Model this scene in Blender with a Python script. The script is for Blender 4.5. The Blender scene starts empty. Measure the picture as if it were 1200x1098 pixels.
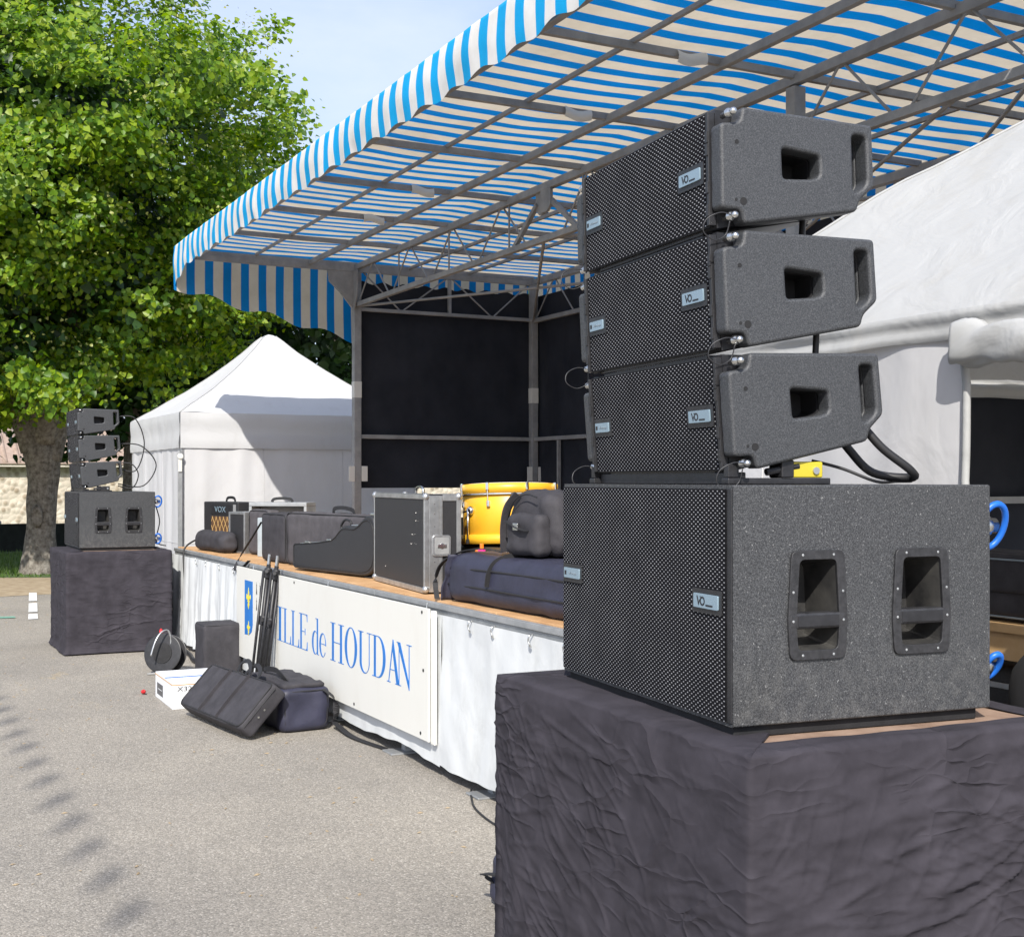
import bpy, bmesh, math, random
import numpy as np
from mathutils import Vector, Matrix, noise
R = math.radians
random.seed(7)
sc = bpy.context.scene
C = sc.collection

# ------------------------------------------------------------------ camera, sky, sun, exposure
CAM_H = 1.70
cd = bpy.data.cameras.new('camera'); cam = bpy.data.objects.new('camera', cd); C.objects.link(cam)
cam.location = (0, 0, CAM_H)
cam.rotation_euler = (R(90), 0, R(90 - 27.1124))
cd.sensor_fit = 'HORIZONTAL'; cd.sensor_width = 36; cd.lens = 45.0
cd.shift_y = 14 / 1200; cd.clip_start = .05; cd.clip_end = 4000
sc.camera = cam

SUN = Vector((-1.0, .62, -1.0)).normalized()          # direction the light travels
sl = bpy.data.lights.new('sun', 'SUN'); so = bpy.data.objects.new('sun', sl); C.objects.link(so)
sl.energy = 4.2; sl.angle = R(.53); sl.color = (1, .955, .89)
so.rotation_euler = SUN.to_track_quat('-Z', 'Y').to_euler(); so.location = (6, -6, 12)

wd = bpy.data.worlds.new('World'); sc.world = wd; wd.use_nodes = True
nt = wd.node_tree; nt.nodes.clear()
def N(t, ty, **k):
    n = t.nodes.new(ty)
    for a, b in k.items(): setattr(n, a, b)
    return n
_o = N(nt, 'ShaderNodeOutputWorld'); _b = N(nt, 'ShaderNodeBackground'); _s = N(nt, 'ShaderNodeTexSky')
_s.sky_type = 'NISHITA'; _s.sun_disc = False
_s.sun_elevation = math.asin(-SUN.z); _s.sun_rotation = math.atan2(-SUN.x, -SUN.y)
_s.air_density = 1.0; _s.dust_density = 1.6; _s.ozone_density = 1.0
_b.inputs['Strength'].default_value = .145
_tc = N(nt, 'ShaderNodeTexCoord'); _mp = N(nt, 'ShaderNodeMapping'); _mp.inputs['Scale'].default_value = (1, 1, 2.6)
_n = N(nt, 'ShaderNodeTexNoise'); _n.inputs['Scale'].default_value = 2.3; _n.inputs['Detail'].default_value = 7; _n.inputs['Roughness'].default_value = .56
_r = N(nt, 'ShaderNodeValToRGB'); _r.color_ramp.elements[0].position = .36; _r.color_ramp.elements[1].position = .66
_r.color_ramp.elements[0].color = (.25,)*3 + (1,); _r.color_ramp.elements[1].color = (.85,)*3 + (1,)
_m = N(nt, 'ShaderNodeMix', data_type='RGBA'); _m.inputs[7].default_value = (4.0, 4.45, 6.0, 1)
L = nt.links.new
L(_tc.outputs['Generated'], _mp.inputs[0]); L(_mp.outputs[0], _n.inputs['Vector']); L(_n.outputs[0], _r.inputs[0])
L(_r.outputs[0], _m.inputs[0]); L(_s.outputs[0], _m.inputs[6]); L(_m.outputs[2], _b.inputs['Color']); L(_b.outputs[0], _o.inputs[0])

sc.view_settings.view_transform = 'Standard'; sc.view_settings.look = 'None'
sc.view_settings.exposure = .55; sc.view_settings.gamma = 1; sc.view_settings.use_curve_mapping = False
sc.render.engine = 'CYCLES'; sc.render.resolution_x = 1024; sc.render.resolution_y = 936
sc.cycles.max_bounces = 7; sc.cycles.diffuse_bounces = 3; sc.cycles.glossy_bounces = 2; sc.cycles.transmission_bounces = 4

# ------------------------------------------------------------------ materials
def M(name, col, rough=.6, metal=0, var=.0, vscale=6, bump=0, bscale=40, spec=.5, col2=None, detail=4, trans=0, bdist=.01):
    m = bpy.data.materials.new(name); m.use_nodes = True; t = m.node_tree; p = t.nodes['Principled BSDF']
    p.inputs['Roughness'].default_value = rough; p.inputs['Metallic'].default_value = metal
    p.inputs['Specular IOR Level'].default_value = spec
    tc = N(t, 'ShaderNodeTexCoord')
    c = tuple(col) + (1,)
    p.inputs['Base Color'].default_value = c
    if var or col2:
        n = N(t, 'ShaderNodeTexNoise'); n.inputs['Scale'].default_value = vscale; n.inputs['Detail'].default_value = detail; n.inputs['Roughness'].default_value = .62
        t.links.new(tc.outputs['Object'], n.inputs['Vector'])
        rp = N(t, 'ShaderNodeValToRGB'); e = rp.color_ramp.elements
        e[0].position = .33; e[1].position = .68
        c2 = tuple(col2) if col2 else tuple(min(1, x * (1 + var)) for x in col)
        c1 = tuple(col) if col2 else tuple(x * (1 - var) for x in col)
        e[0].color = c1 + (1,); e[1].color = c2 + (1,)
        t.links.new(n.outputs[0], rp.inputs[0]); t.links.new(rp.outputs[0], p.inputs['Base Color'])
    if bump:
        n2 = N(t, 'ShaderNodeTexNoise'); n2.inputs['Scale'].default_value = bscale; n2.inputs['Detail'].default_value = 5
        t.links.new(tc.outputs['Object'], n2.inputs['Vector'])
        b = N(t, 'ShaderNodeBump'); b.inputs['Strength'].default_value = bump; b.inputs['Distance'].default_value = bdist
        t.links.new(n2.outputs[0], b.inputs['Height']); t.links.new(b.outputs[0], p.inputs['Normal'])
    if trans:
        o = t.nodes['Material Output']; tr = N(t, 'ShaderNodeBsdfTranslucent'); mx = N(t, 'ShaderNodeMixShader'); mx.inputs[0].default_value = trans
        src = p.inputs['Base Color']
        if src.is_linked: t.links.new(src.links[0].from_socket, tr.inputs[0])
        else: tr.inputs[0].default_value = c
        t.links.new(p.outputs[0], mx.inputs[1]); t.links.new(tr.outputs[0], mx.inputs[2]); t.links.new(mx.outputs[0], o.inputs[0])
    return m

def math_node(t, op, a, b=None):
    n = N(t, 'ShaderNodeMath', operation=op)
    for i, v in enumerate((a, b)):
        if v is None: continue
        if isinstance(v, (int, float)): n.inputs[i].default_value = v
        else: t.links.new(v, n.inputs[i])
    return n.outputs[0]

def grille_mat(name, pitch, metal=(.16, .165, .17)):
    m = bpy.data.materials.new(name); m.use_nodes = True; t = m.node_tree; p = t.nodes['Principled BSDF']
    tc = N(t, 'ShaderNodeTexCoord'); sx = N(t, 'ShaderNodeSeparateXYZ'); t.links.new(tc.outputs['Object'], sx.inputs[0])
    x = math_node(t, 'MULTIPLY', sx.outputs[0], 1 / pitch); z = math_node(t, 'MULTIPLY', sx.outputs[2], 1 / (pitch * .56))
    def d2(off):
        a = math_node(t, 'SUBTRACT', math_node(t, 'FRACT', math_node(t, 'ADD', x, off)), .5)
        b = math_node(t, 'SUBTRACT', math_node(t, 'FRACT', math_node(t, 'ADD', z, off)), .5)
        b = math_node(t, 'MULTIPLY', b, .92)
        return math_node(t, 'ADD', math_node(t, 'MULTIPLY', a, a), math_node(t, 'MULTIPLY', b, b))
    d = math_node(t, 'MINIMUM', d2(0.), d2(.5))
    rp = N(t, 'ShaderNodeValToRGB'); e = rp.color_ramp.elements
    e[0].position = .12; e[0].color = (0, 0, 0, 1); e[1].position = .18; e[1].color = (1, 1, 1, 1)
    t.links.new(d, rp.inputs[0])
    mx = N(t, 'ShaderNodeMix', data_type='RGBA'); t.links.new(rp.outputs[0], mx.inputs[0])
    mx.inputs[6].default_value = (.014, .014, .016, 1)
    n = N(t, 'ShaderNodeTexNoise'); n.inputs['Scale'].default_value = 9; n.inputs['Detail'].default_value = 6; t.links.new(tc.outputs['Object'], n.inputs['Vector'])
    r2 = N(t, 'ShaderNodeValToRGB'); r2.color_ramp.elements[0].position = .3; r2.color_ramp.elements[1].position = .75
    r2.color_ramp.elements[0].color = tuple(c * .75 for c in metal) + (1,); r2.color_ramp.elements[1].color = tuple(c * 1.35 for c in metal) + (1,)
    t.links.new(n.outputs[0], r2.inputs[0]); t.links.new(r2.outputs[0], mx.inputs[7]); t.links.new(mx.outputs[2], p.inputs['Base Color'])
    p.inputs['Roughness'].default_value = .45; sp = math_node(t, 'MULTIPLY', rp.outputs[0], .6); t.links.new(sp, p.inputs['Specular IOR Level'])
    b = N(t, 'ShaderNodeBump'); b.inputs['Strength'].default_value = .8; b.inputs['Distance'].default_value = .003
    t.links.new(d, b.inputs['Height']); t.links.new(b.outputs[0], p.inputs['Normal'])
    return m

def speckle_mat(name, base, glint, scale=420, dirt=True, thr=.62):
    m = bpy.data.materials.new(name); m.use_nodes = True; t = m.node_tree; p = t.nodes['Principled BSDF']
    tc = N(t, 'ShaderNodeTexCoord')
    m0 = N(t, 'ShaderNodeMapping'); m0.inputs['Rotation'].default_value = (.6, .83, .41); t.links.new(tc.outputs['Object'], m0.inputs[0])
    n = N(t, 'ShaderNodeTexNoise'); n.inputs['Scale'].default_value = scale; n.inputs['Detail'].default_value = 5; n.inputs['Roughness'].default_value = .8; t.links.new(m0.outputs[0], n.inputs['Vector'])
    rp = N(t, 'ShaderNodeValToRGB'); e = rp.color_ramp.elements; e[0].position = .44; e[1].position = thr + .16
    e[0].color = tuple(base) + (1,); e[1].color = tuple(glint) + (1,)
    t.links.new(n.outputs[0], rp.inputs[0])
    out = rp.outputs[0]
    if dirt:
        # dusty scuffs on the lower half
        sx = N(t, 'ShaderNodeSeparateXYZ'); t.links.new(tc.outputs['Object'], sx.inputs[0])
        mr = N(t, 'ShaderNodeMapRange'); mr.inputs[1].default_value = .30; mr.inputs[2].default_value = 0; t.links.new(sx.outputs[2], mr.inputs[0])
        mp = N(t, 'ShaderNodeMapping'); mp.inputs['Scale'].default_value = (34, 34, 26); t.links.new(tc.outputs['Object'], mp.inputs[0])
        dn = N(t, 'ShaderNodeTexNoise'); dn.inputs['Scale'].default_value = 1; dn.inputs['Detail'].default_value = 8; dn.inputs['Roughness'].default_value = .75; t.links.new(mp.outputs[0], dn.inputs['Vector'])
        dr = N(t, 'ShaderNodeValToRGB'); dr.color_ramp.elements[0].position = .45; dr.color_ramp.elements[1].position = .75; t.links.new(dn.outputs[0], dr.inputs[0])
        f = math_node(t, 'MULTIPLY', math_node(t, 'MULTIPLY', dr.outputs[0], mr.outputs[0]), math_node(t, 'MULTIPLY', n.outputs[0], .36))
        mx = N(t, 'ShaderNodeMix', data_type='RGBA'); t.links.new(f, mx.inputs[0]); t.links.new(out, mx.inputs[6]); mx.inputs[7].default_value = (.42, .41, .38, 1)
        out = mx.outputs[2]
        fn_ = N(t, 'ShaderNodeTexNoise'); fn_.inputs['Scale'].default_value = 150; fn_.inputs['Detail'].default_value = 3; fn_.inputs['Roughness'].default_value = .7; t.links.new(m0.outputs[0], fn_.inputs['Vector'])
        fr_ = N(t, 'ShaderNodeValToRGB'); fr_.color_ramp.elements[0].position = .64; fr_.color_ramp.elements[1].position = .72; t.links.new(fn_.outputs[0], fr_.inputs[0])
        m2 = N(t, 'ShaderNodeMix', data_type='RGBA'); t.links.new(math_node(t, 'MULTIPLY', fr_.outputs[0], .6), m2.inputs[0]); t.links.new(out, m2.inputs[6]); m2.inputs[7].default_value = (.46, .46, .45, 1)
        out = m2.outputs[2]
    t.links.new(out, p.inputs['Base Color']); p.inputs['Roughness'].default_value = .5; p.inputs['Specular IOR Level'].default_value = .5
    b = N(t, 'ShaderNodeBump'); b.inputs['Strength'].default_value = .55; b.inputs['Distance'].default_value = .0015
    t.links.new(n.outputs[0], b.inputs['Height']); t.links.new(b.outputs[0], p.inputs['Normal'])
    return m

def stripe_mat(name, axis, period=.22, duty=.47, trans=.45, blue=(.0, .20, .58), cream=(.70, .655, .56)):
    m = bpy.data.materials.new(name); m.use_nodes = True; t = m.node_tree; p = t.nodes['Principled BSDF']; o = t.nodes['Material Output']
    tc = N(t, 'ShaderNodeTexCoord'); sx = N(t, 'ShaderNodeSeparateXYZ'); t.links.new(tc.outputs['Object'], sx.inputs[0])
    f = math_node(t, 'FRACT', math_node(t, 'ADD', math_node(t, 'MULTIPLY', sx.outputs[axis], 1 / period), 100.))
    rp = N(t, 'ShaderNodeValToRGB'); e = rp.color_ramp.elements; e[0].position = duty - .012; e[1].position = duty + .012
    e[0].color = tuple(blue) + (1,); e[1].color = tuple(cream) + (1,); t.links.new(f, rp.inputs[0])
    n = N(t, 'ShaderNodeTexNoise'); n.inputs['Scale'].default_value = 2.2; n.inputs['Detail'].default_value = 8; n.inputs['Roughness'].default_value = .7; t.links.new(tc.outputs['Object'], n.inputs['Vector'])
    r2 = N(t, 'ShaderNodeValToRGB'); r2.color_ramp.elements[0].position = .28; r2.color_ramp.elements[1].position = .62
    r2.color_ramp.elements[0].color = (.82, .80, .76, 1); r2.color_ramp.elements[1].color = (1, 1, 1, 1); t.links.new(n.outputs[0], r2.inputs[0])
    mu = N(t, 'ShaderNodeMix', data_type='RGBA', blend_type='MULTIPLY'); mu.inputs[0].default_value = 1
    t.links.new(rp.outputs[0], mu.inputs[6]); t.links.new(r2.outputs[0], mu.inputs[7])
    t.links.new(mu.outputs[2], p.inputs['Base Color']); p.inputs['Roughness'].default_value = .6; p.inputs['Specular IOR Level'].default_value = .25
    tr = N(t, 'ShaderNodeBsdfTranslucent'); mx = N(t, 'ShaderNodeMixShader'); mx.inputs[0].default_value = trans
    t.links.new(mu.outputs[2], tr.inputs[0]); t.links.new(p.outputs[0], mx.inputs[1]); t.links.new(tr.outputs[0], mx.inputs[2]); t.links.new(mx.outputs[0], o.inputs[0])
    return m

def leaf_mat(name, cols, trans=.45):
    m = bpy.data.materials.new(name); m.use_nodes = True; t = m.node_tree; p = t.nodes['Principled BSDF']; o = t.nodes['Material Output']
    g = N(t, 'ShaderNodeNewGeometry'); rp = N(t, 'ShaderNodeValToRGB'); e = rp.color_ramp.elements
    e[0].position = 0; e[0].color = cols[0] + (1,); e[1].position = 1; e[1].color = cols[-1] + (1,)
    for i, c in enumerate(cols[1:-1]):
        x = e.new((i + 1) / (len(cols) - 1)); x.color = c + (1,)
    t.links.new(g.outputs['Random Per Island'], rp.inputs[0]); t.links.new(rp.outputs[0], p.inputs['Base Color'])
    p.inputs['Roughness'].default_value = .42; p.inputs['Specular IOR Level'].default_value = .4
    tr = N(t, 'ShaderNodeBsdfTranslucent'); mx = N(t, 'ShaderNodeMixShader'); mx.inputs[0].default_value = trans
    hs = N(t, 'ShaderNodeHueSaturation'); hs.inputs['Value'].default_value = 1.5; hs.inputs['Saturation'].default_value = 1.1
    t.links.new(rp.outputs[0], hs.inputs['Color']); t.links.new(hs.outputs[0], tr.inputs[0])
    t.links.new(p.outputs[0], mx.inputs[1]); t.links.new(tr.outputs[0], mx.inputs[2]); t.links.new(mx.outputs[0], o.inputs[0])
    return m

def asphalt_mat():
    m = bpy.data.materials.new('asphalt'); m.use_nodes = True; t = m.node_tree; p = t.nodes['Principled BSDF']
    tc = N(t, 'ShaderNodeTexCoord')
    v = N(t, 'ShaderNodeTexVoronoi'); v.inputs['Scale'].default_value = 125; t.links.new(tc.outputs['Object'], v.inputs['Vector'])
    sp = N(t, 'ShaderNodeSeparateColor'); t.links.new(v.outputs['Color'], sp.inputs[0])
    rp = N(t, 'ShaderNodeValToRGB'); e = rp.color_ramp.elements
    e[0].position = 0; e[0].color = (.20, .186, .163, 1); e[1].position = 1; e[1].color = (.45, .418, .368, 1)
    x = e.new(.45); x.color = (.285, .263, .228, 1); x = e.new(.85); x.color = (.335, .308, .268, 1)
    t.links.new(sp.outputs[0], rp.inputs[0])
    n = N(t, 'ShaderNodeTexNoise'); n.inputs['Scale'].default_value = .55; n.inputs['Detail'].default_value = 7; n.inputs['Roughness'].default_value = .6; t.links.new(tc.outputs['Object'], n.inputs['Vector'])
    r2 = N(t, 'ShaderNodeValToRGB'); r2.color_ramp.elements[0].position = .3; r2.color_ramp.elements[1].position = .7
    r2.color_ramp.elements[0].color = (.80, .80, .80, 1); r2.color_ramp.elements[1].color = (1.10, 1.085, 1.05, 1); t.links.new(n.outputs[0], r2.inputs[0])
    mu = N(t, 'ShaderNodeMix', data_type='RGBA', blend_type='MULTIPLY'); mu.inputs[0].default_value = 1
    t.links.new(rp.outputs[0], mu.inputs[6]); t.links.new(r2.outputs[0], mu.inputs[7])
    # yellow pollen patches that gather further out
    n3 = N(t, 'ShaderNodeTexNoise'); n3.inputs['Scale'].default_value = 1.7; n3.inputs['Detail'].default_value = 6; n3.inputs['Roughness'].default_value = .65
    mp = N(t, 'ShaderNodeMapping'); mp.inputs['Scale'].default_value = (.7, 1.6, 1); mp.inputs['Location'].default_value = (3.1, 7.7, 0); t.links.new(tc.outputs['Object'], mp.inputs[0]); t.links.new(mp.outputs[0], n3.inputs['Vector'])
    r3 = N(t, 'ShaderNodeValToRGB'); r3.color_ramp.elements[0].position = .62; r3.color_ramp.elements[1].position = .72; t.links.new(n3.outputs[0], r3.inputs[0])
    sx = N(t, 'ShaderNodeSeparateXYZ'); t.links.new(tc.outputs['Object'], sx.inputs[0])
    mr = N(t, 'ShaderNodeMapRange'); mr.inputs[1].default_value = -9.5; mr.inputs[2].default_value = -12.5; t.links.new(sx.outputs[0], mr.inputs[0])
    f = math_node(t, 'MULTIPLY', math_node(t, 'MULTIPLY', r3.outputs[0], mr.outputs[0]), .6)
    mx = N(t, 'ShaderNodeMix', data_type='RGBA'); t.links.new(f, mx.inputs[0]); t.links.new(mu.outputs[2], mx.inputs[6]); mx.inputs[7].default_value = (.50, .36, .14, 1)
    t.links.new(mx.outputs[2], p.inputs['Base Color']); p.inputs['Roughness'].default_value = .85; p.inputs['Specular IOR Level'].default_value = .25
    b = N(t, 'ShaderNodeBump'); b.inputs['Strength'].default_value = .7; b.inputs['Distance'].default_value = .005
    t.links.new(v.outputs['Distance'], b.inputs['Height']); b.invert = True; t.links.new(b.outputs[0], p.inputs['Normal'])
    return m

def stone_mat():
    m = bpy.data.materials.new('rubble_stone'); m.use_nodes = True; t = m.node_tree; p = t.nodes['Principled BSDF']
    tc = N(t, 'ShaderNodeTexCoord'); v = N(t, 'ShaderNodeTexVoronoi'); v.inputs['Scale'].default_value = 5.5; t.links.new(tc.outputs['Object'], v.inputs['Vector'])
    sp = N(t, 'ShaderNodeSeparateColor'); t.links.new(v.outputs['Color'], sp.inputs[0])
    rp = N(t, 'ShaderNodeValToRGB'); e = rp.color_ramp.elements; e[0].color = (.30, .24, .17, 1); e[1].color = (.58, .52, .42, 1); t.links.new(sp.outputs[0], rp.inputs[0])
    r2 = N(t, 'ShaderNodeValToRGB'); r2.color_ramp.elements[0].position = .3; r2.color_ramp.elements[1].position = .62; t.links.new(v.outputs['Distance'], r2.inputs[0])
    mx = N(t, 'ShaderNodeMix', data_type='RGBA'); t.links.new(r2.outputs[0], mx.inputs[0]); t.links.new(rp.outputs[0], mx.inputs[6]); mx.inputs[7].default_value = (.52, .46, .37, 1)
    t.links.new(mx.outputs[2], p.inputs['Base Color']); p.inputs['Roughness'].default_value = .95
    b = N(t, 'ShaderNodeBump'); b.invert = True; b.inputs['Strength'].default_value = 1; b.inputs['Distance'].default_value = .05
    t.links.new(v.outputs['Distance'], b.inputs['Height']); t.links.new(b.outputs[0], p.inputs['Normal'])
    return m

def bark_mat():
    m = M('linden_bark', (.085, .07, .054), .95, col2=(.30, .275, .235), vscale=13, detail=8)
    t = m.node_tree; p = t.nodes['Principled BSDF']; tc = N(t, 'ShaderNodeTexCoord')
    mp = N(t, 'ShaderNodeMapping'); mp.inputs['Scale'].default_value = (9, 9, 1.6); t.links.new(tc.outputs['Object'], mp.inputs[0])
    n = N(t, 'ShaderNodeTexNoise'); n.inputs['Scale'].default_value = 1.6; n.inputs['Detail'].default_value = 8; n.inputs['Roughness'].default_value = .7; t.links.new(mp.outputs[0], n.inputs['Vector'])
    b = N(t, 'ShaderNodeBump'); b.inputs['Strength'].default_value = 1; b.inputs['Distance'].default_value = .06
    t.links.new(n.outputs[0], b.inputs['Height']); t.links.new(b.outputs[0], p.inputs['Normal'])
    return m

def dusty_white(name, col, grime=(.50, .49, .45), amt=.35, trans=0, bump=.25, bscale=7, rough=.55):
    m = M(name, col, rough, spec=.3)
    t = m.node_tree; p = t.nodes['Principled BSDF']; tc = N(t, 'ShaderNodeTexCoord')
    mp = N(t, 'ShaderNodeMapping'); mp.inputs['Scale'].default_value = (2.2, 2.2, .8); t.links.new(tc.outputs['Object'], mp.inputs[0])
    n = N(t, 'ShaderNodeTexNoise'); n.inputs['Scale'].default_value = 2; n.inputs['Detail'].default_value = 9; n.inputs['Roughness'].default_value = .68; t.links.new(mp.outputs[0], n.inputs['Vector'])
    rp = N(t, 'ShaderNodeValToRGB'); e = rp.color_ramp.elements; e[0].position = .52; e[1].position = .80; e[0].color = (0, 0, 0, 1); e[1].color = (amt,)*3 + (1,)
    t.links.new(n.outputs[0], rp.inputs[0])
    mx = N(t, 'ShaderNodeMix', data_type='RGBA'); t.links.new(rp.outputs[0], mx.inputs[0]); mx.inputs[6].default_value = tuple(col) + (1,); mx.inputs[7].default_value = tuple(grime) + (1,)
    t.links.new(mx.outputs[2], p.inputs['Base Color'])
    n2 = N(t, 'ShaderNodeTexNoise'); n2.inputs['Scale'].default_value = bscale; n2.inputs['Detail'].default_value = 4; n2.inputs['Distortion'].default_value = .8; t.links.new(tc.outputs['Object'], n2.inputs['Vector'])
    b = N(t, 'ShaderNodeBump'); b.inputs['Strength'].default_value = bump; b.inputs['Distance'].default_value = .02
    t.links.new(n2.outputs[0], b.inputs['Height']); t.links.new(b.outputs[0], p.inputs['Normal'])
    if trans:
        o = t.nodes['Material Output']; tr = N(t, 'ShaderNodeBsdfTranslucent'); ms = N(t, 'ShaderNodeMixShader'); ms.inputs[0].default_value = trans
        t.links.new(mx.outputs[2], tr.inputs[0]); t.links.new(p.outputs[0], ms.inputs[1]); t.links.new(tr.outputs[0], ms.inputs[2]); t.links.new(ms.outputs[0], o.inputs[0])
    return m

mt = dict(
    asphalt=asphalt_mat(), stone=stone_mat(), bark=bark_mat(),
    cab=speckle_mat('cabinet_paint', (.021, .022, .024), (.16, .165, .17), 290),
    cheek=speckle_mat('moulded_cheek', (.026, .028, .031), (.128, .133, .14), 300, False),
    grille=grille_mat('perforated_grille', .0205, (.41, .415, .425)),
    blk=M('black_plastic', (.018, .018, .02), .45, var=.3, vscale=30),
    blkdull=M('dull_black', (.012, .012, .013), .8, var=.3, vscale=20),
    cup=M('handle_cup_plastic', (.014, .014, .015), .5, col2=(.06, .058, .053), vscale=11, detail=9),
    hframe=M('handle_frame_plastic', (.028, .028, .03), .42, var=.35, vscale=60, bump=.3, bscale=300, bdist=.001),
    steel=M('bright_steel', (.62, .62, .6), .25, 1, var=.15, vscale=30),
    galv=M('galvanised_steel', (.33, .345, .35), .5, .55, col2=(.46, .47, .47), vscale=9, detail=7),
    frame=M('grey_painted_frame', (.23, .235, .235), .55, .1, col2=(.34, .34, .335), vscale=7, detail=7),
    alu=M('aluminium_edge', (.52, .53, .53), .36, .85, var=.18, vscale=16, detail=7),
    badge=M('pale_blue_badge', (.25, .345, .41), .35, .2), badge2=M('badge_ink', (.012, .012, .015), .5), badgegrey=M('badge_grey_ink', (.22, .27, .31), .5),
    ply=M('plywood', (.22, .14, .095), .75, col2=(.34, .235, .17), vscale=9, detail=8, bump=.2, bscale=60),
    deck=M('orange_deck_plywood', (.43, .235, .10), .65, col2=(.58, .36, .18), vscale=5, detail=9, bump=.15, bscale=80),
    drape=M('black_molton', (.041, .0375, .045), .95, var=.22, vscale=7, bump=.35, bscale=700, spec=.15, bdist=.0012),
    skirt=dusty_white('white_skirt_tarp', (.60, .62, .62), (.40, .41, .40), .7, bump=.22, bscale=6),
    board=dusty_white('cream_board', (.68, .675, .625), (.55, .52, .45), .25, bump=.04, bscale=9, rough=.4),
    print=M('blue_print', (.015, .16, .50), .5, var=.06, vscale=9), yellow=M('yellow_print', (.80, .66, .03), .5), ink=M('black_print', (.02, .02, .02), .5),
    tent=dusty_white('white_tent_fabric', (.47, .475, .465), (.38, .36, .31), .5, trans=.20, bump=.8, bscale=4.2),
    tent2=dusty_white('bright_white_tent', (.63, .635, .635), (.44, .43, .40), .35, trans=.22, bump=.5, bscale=3.6),
    tentin=dusty_white('white_tent_wall', (.67, .67, .675), (.55, .53, .48), .3, trans=.25, bump=.6, bscale=2.4),
    tarpx=stripe_mat('striped_tarp_shaded', 0, .225, .46, .45, (.0, .17, .48), (.635, .57, .445)), tarpf=stripe_mat('striped_tarp_sunlit', 0, .22, .47, .16, (.0, .34, .70), (.72, .72, .70)),  # one fabric: roof copy coloured as in shade, front copy as sunlit
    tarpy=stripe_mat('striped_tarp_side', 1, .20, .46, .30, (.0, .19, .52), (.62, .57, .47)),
    panel=M('black_backdrop_tarp', (.015, .0175, .024), .75, col2=(.028, .031, .040), vscale=2.2, detail=6, bump=.5, bscale=3, spec=.2),
    navy=M('navy_nylon', (.028, .029, .052), .55, var=.2, vscale=6, bump=.5, bscale=9), 
    nylon=M('charcoal_nylon', (.042, .040, .045), .75, var=.22, vscale=8, bump=.5, bscale=12, spec=.3),
    nylon2=M('grey_nylon', (.075, .070, .075), .75, var=.2, vscale=8, bump=.5, bscale=10, spec=.3),
    tolex=M('black_tolex', (.022, .022, .024), .5, var=.3, vscale=120, bump=.6, bscale=350, bdist=.002),
    webbing=M('black_webbing', (.016, .016, .018), .7), rubber=M('black_rubber', (.014, .014, .015), .55),
    yel=M('yellow_lacquer', (.78, .42, .025), .38, var=.06, vscale=3), chrome=M('chrome', (.75, .75, .74), .12, 1),
    blue=M('blue_cable', (.01, .13, .55), .4), red=M('red_plastic', (.60, .015, .02), .4), pink=M('pink_plastic', (.75, .03, .25), .4), orange=M('orange_plastic', (.85, .22, .02), .4),
    ylabel=M('yellow_label', (.52, .43, .03), .45), silver=M('silver_case', (.50, .56, .58), .4, .3, var=.12, vscale=10),
    vox=M('diamond_grille_cloth', (.09, .045, .02), .8), gold=M('gold_line', (.60, .38, .14), .5), cardboard=M('white_carton', (.74, .75, .76), .6, var=.05, vscale=4), tan=M('tan_tape', (.55, .30, .10), .6), greyprint=M('grey_print', (.10, .10, .10), .6),
    grass=leaf_mat('grass_blade', [(.05, .10, .015), (.09, .16, .03), (.13, .19, .05)], .25),
    turf=M('turf_soil', (.045, .08, .02), .95, col2=(.09, .13, .04), vscale=3), dirt=M('dirt_with_litter', (.25, .185, .11), .95, col2=(.40, .32, .21), vscale=6, detail=9, bump=.6, bscale=25),
    paint=M('white_road_paint', (.72, .72, .70), .7, var=.1, vscale=14), gpaint=M('green_road_paint', (.16, .33, .25), .75, var=.2, vscale=9),
    roof=M('clay_tile', (.26, .19, .145), .9, col2=(.36, .28, .225), vscale=4, detail=6), plaster=M('pale_plaster', (.60, .55, .46), .9, var=.08, vscale=3),
    hedge=M('dark_fence_cloth', (.012, .016, .014), .9, var=.4, vscale=6), 
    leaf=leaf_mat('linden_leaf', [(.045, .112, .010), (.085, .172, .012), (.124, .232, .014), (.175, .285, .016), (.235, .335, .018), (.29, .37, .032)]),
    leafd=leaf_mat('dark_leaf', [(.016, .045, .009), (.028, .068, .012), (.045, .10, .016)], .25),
    blossom=leaf_mat('linden_blossom', [(.22, .27, .05), (.32, .34, .09), (.38, .38, .13)], .3),
    pennant=M('pennant_cloth', (.5, .5, .5), .8), inner=M('shade_tan_valance', (.55, .42, .28), .8, trans=.3),  # inner: white tent fabric, its warm shaded tan put into the colour
    wood=M('pale_wood', (.55, .34, .15), .6, col2=(.66, .45, .24), vscale=8, detail=7),
)

t = mt['drape'].node_tree; p = t.nodes['Principled BSDF']; tc = N(t, 'ShaderNodeTexCoord'); mp = N(t, 'ShaderNodeMapping')
mp.inputs['Scale'].default_value = (.9, .9, 3.4); mp.inputs['Rotation'].default_value = (.30, .26, 0); t.links.new(tc.outputs['Object'], mp.inputs[0])
rn = N(t, 'ShaderNodeTexNoise', noise_type='RIDGED_MULTIFRACTAL'); rn.inputs['Scale'].default_value = 4.2; rn.inputs['Detail'].default_value = 5; rn.inputs['Roughness'].default_value = .55; rn.inputs['Distortion'].default_value = .5
t.links.new(mp.outputs[0], rn.inputs['Vector'])
b0 = p.inputs['Normal'].links[0].from_node
wn_ = N(t, 'ShaderNodeTexNoise'); wn_.inputs['Scale'].default_value = 3.2; wn_.inputs['Detail'].default_value = 3; t.links.new(tc.outputs['Object'], wn_.inputs['Vector'])
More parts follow.
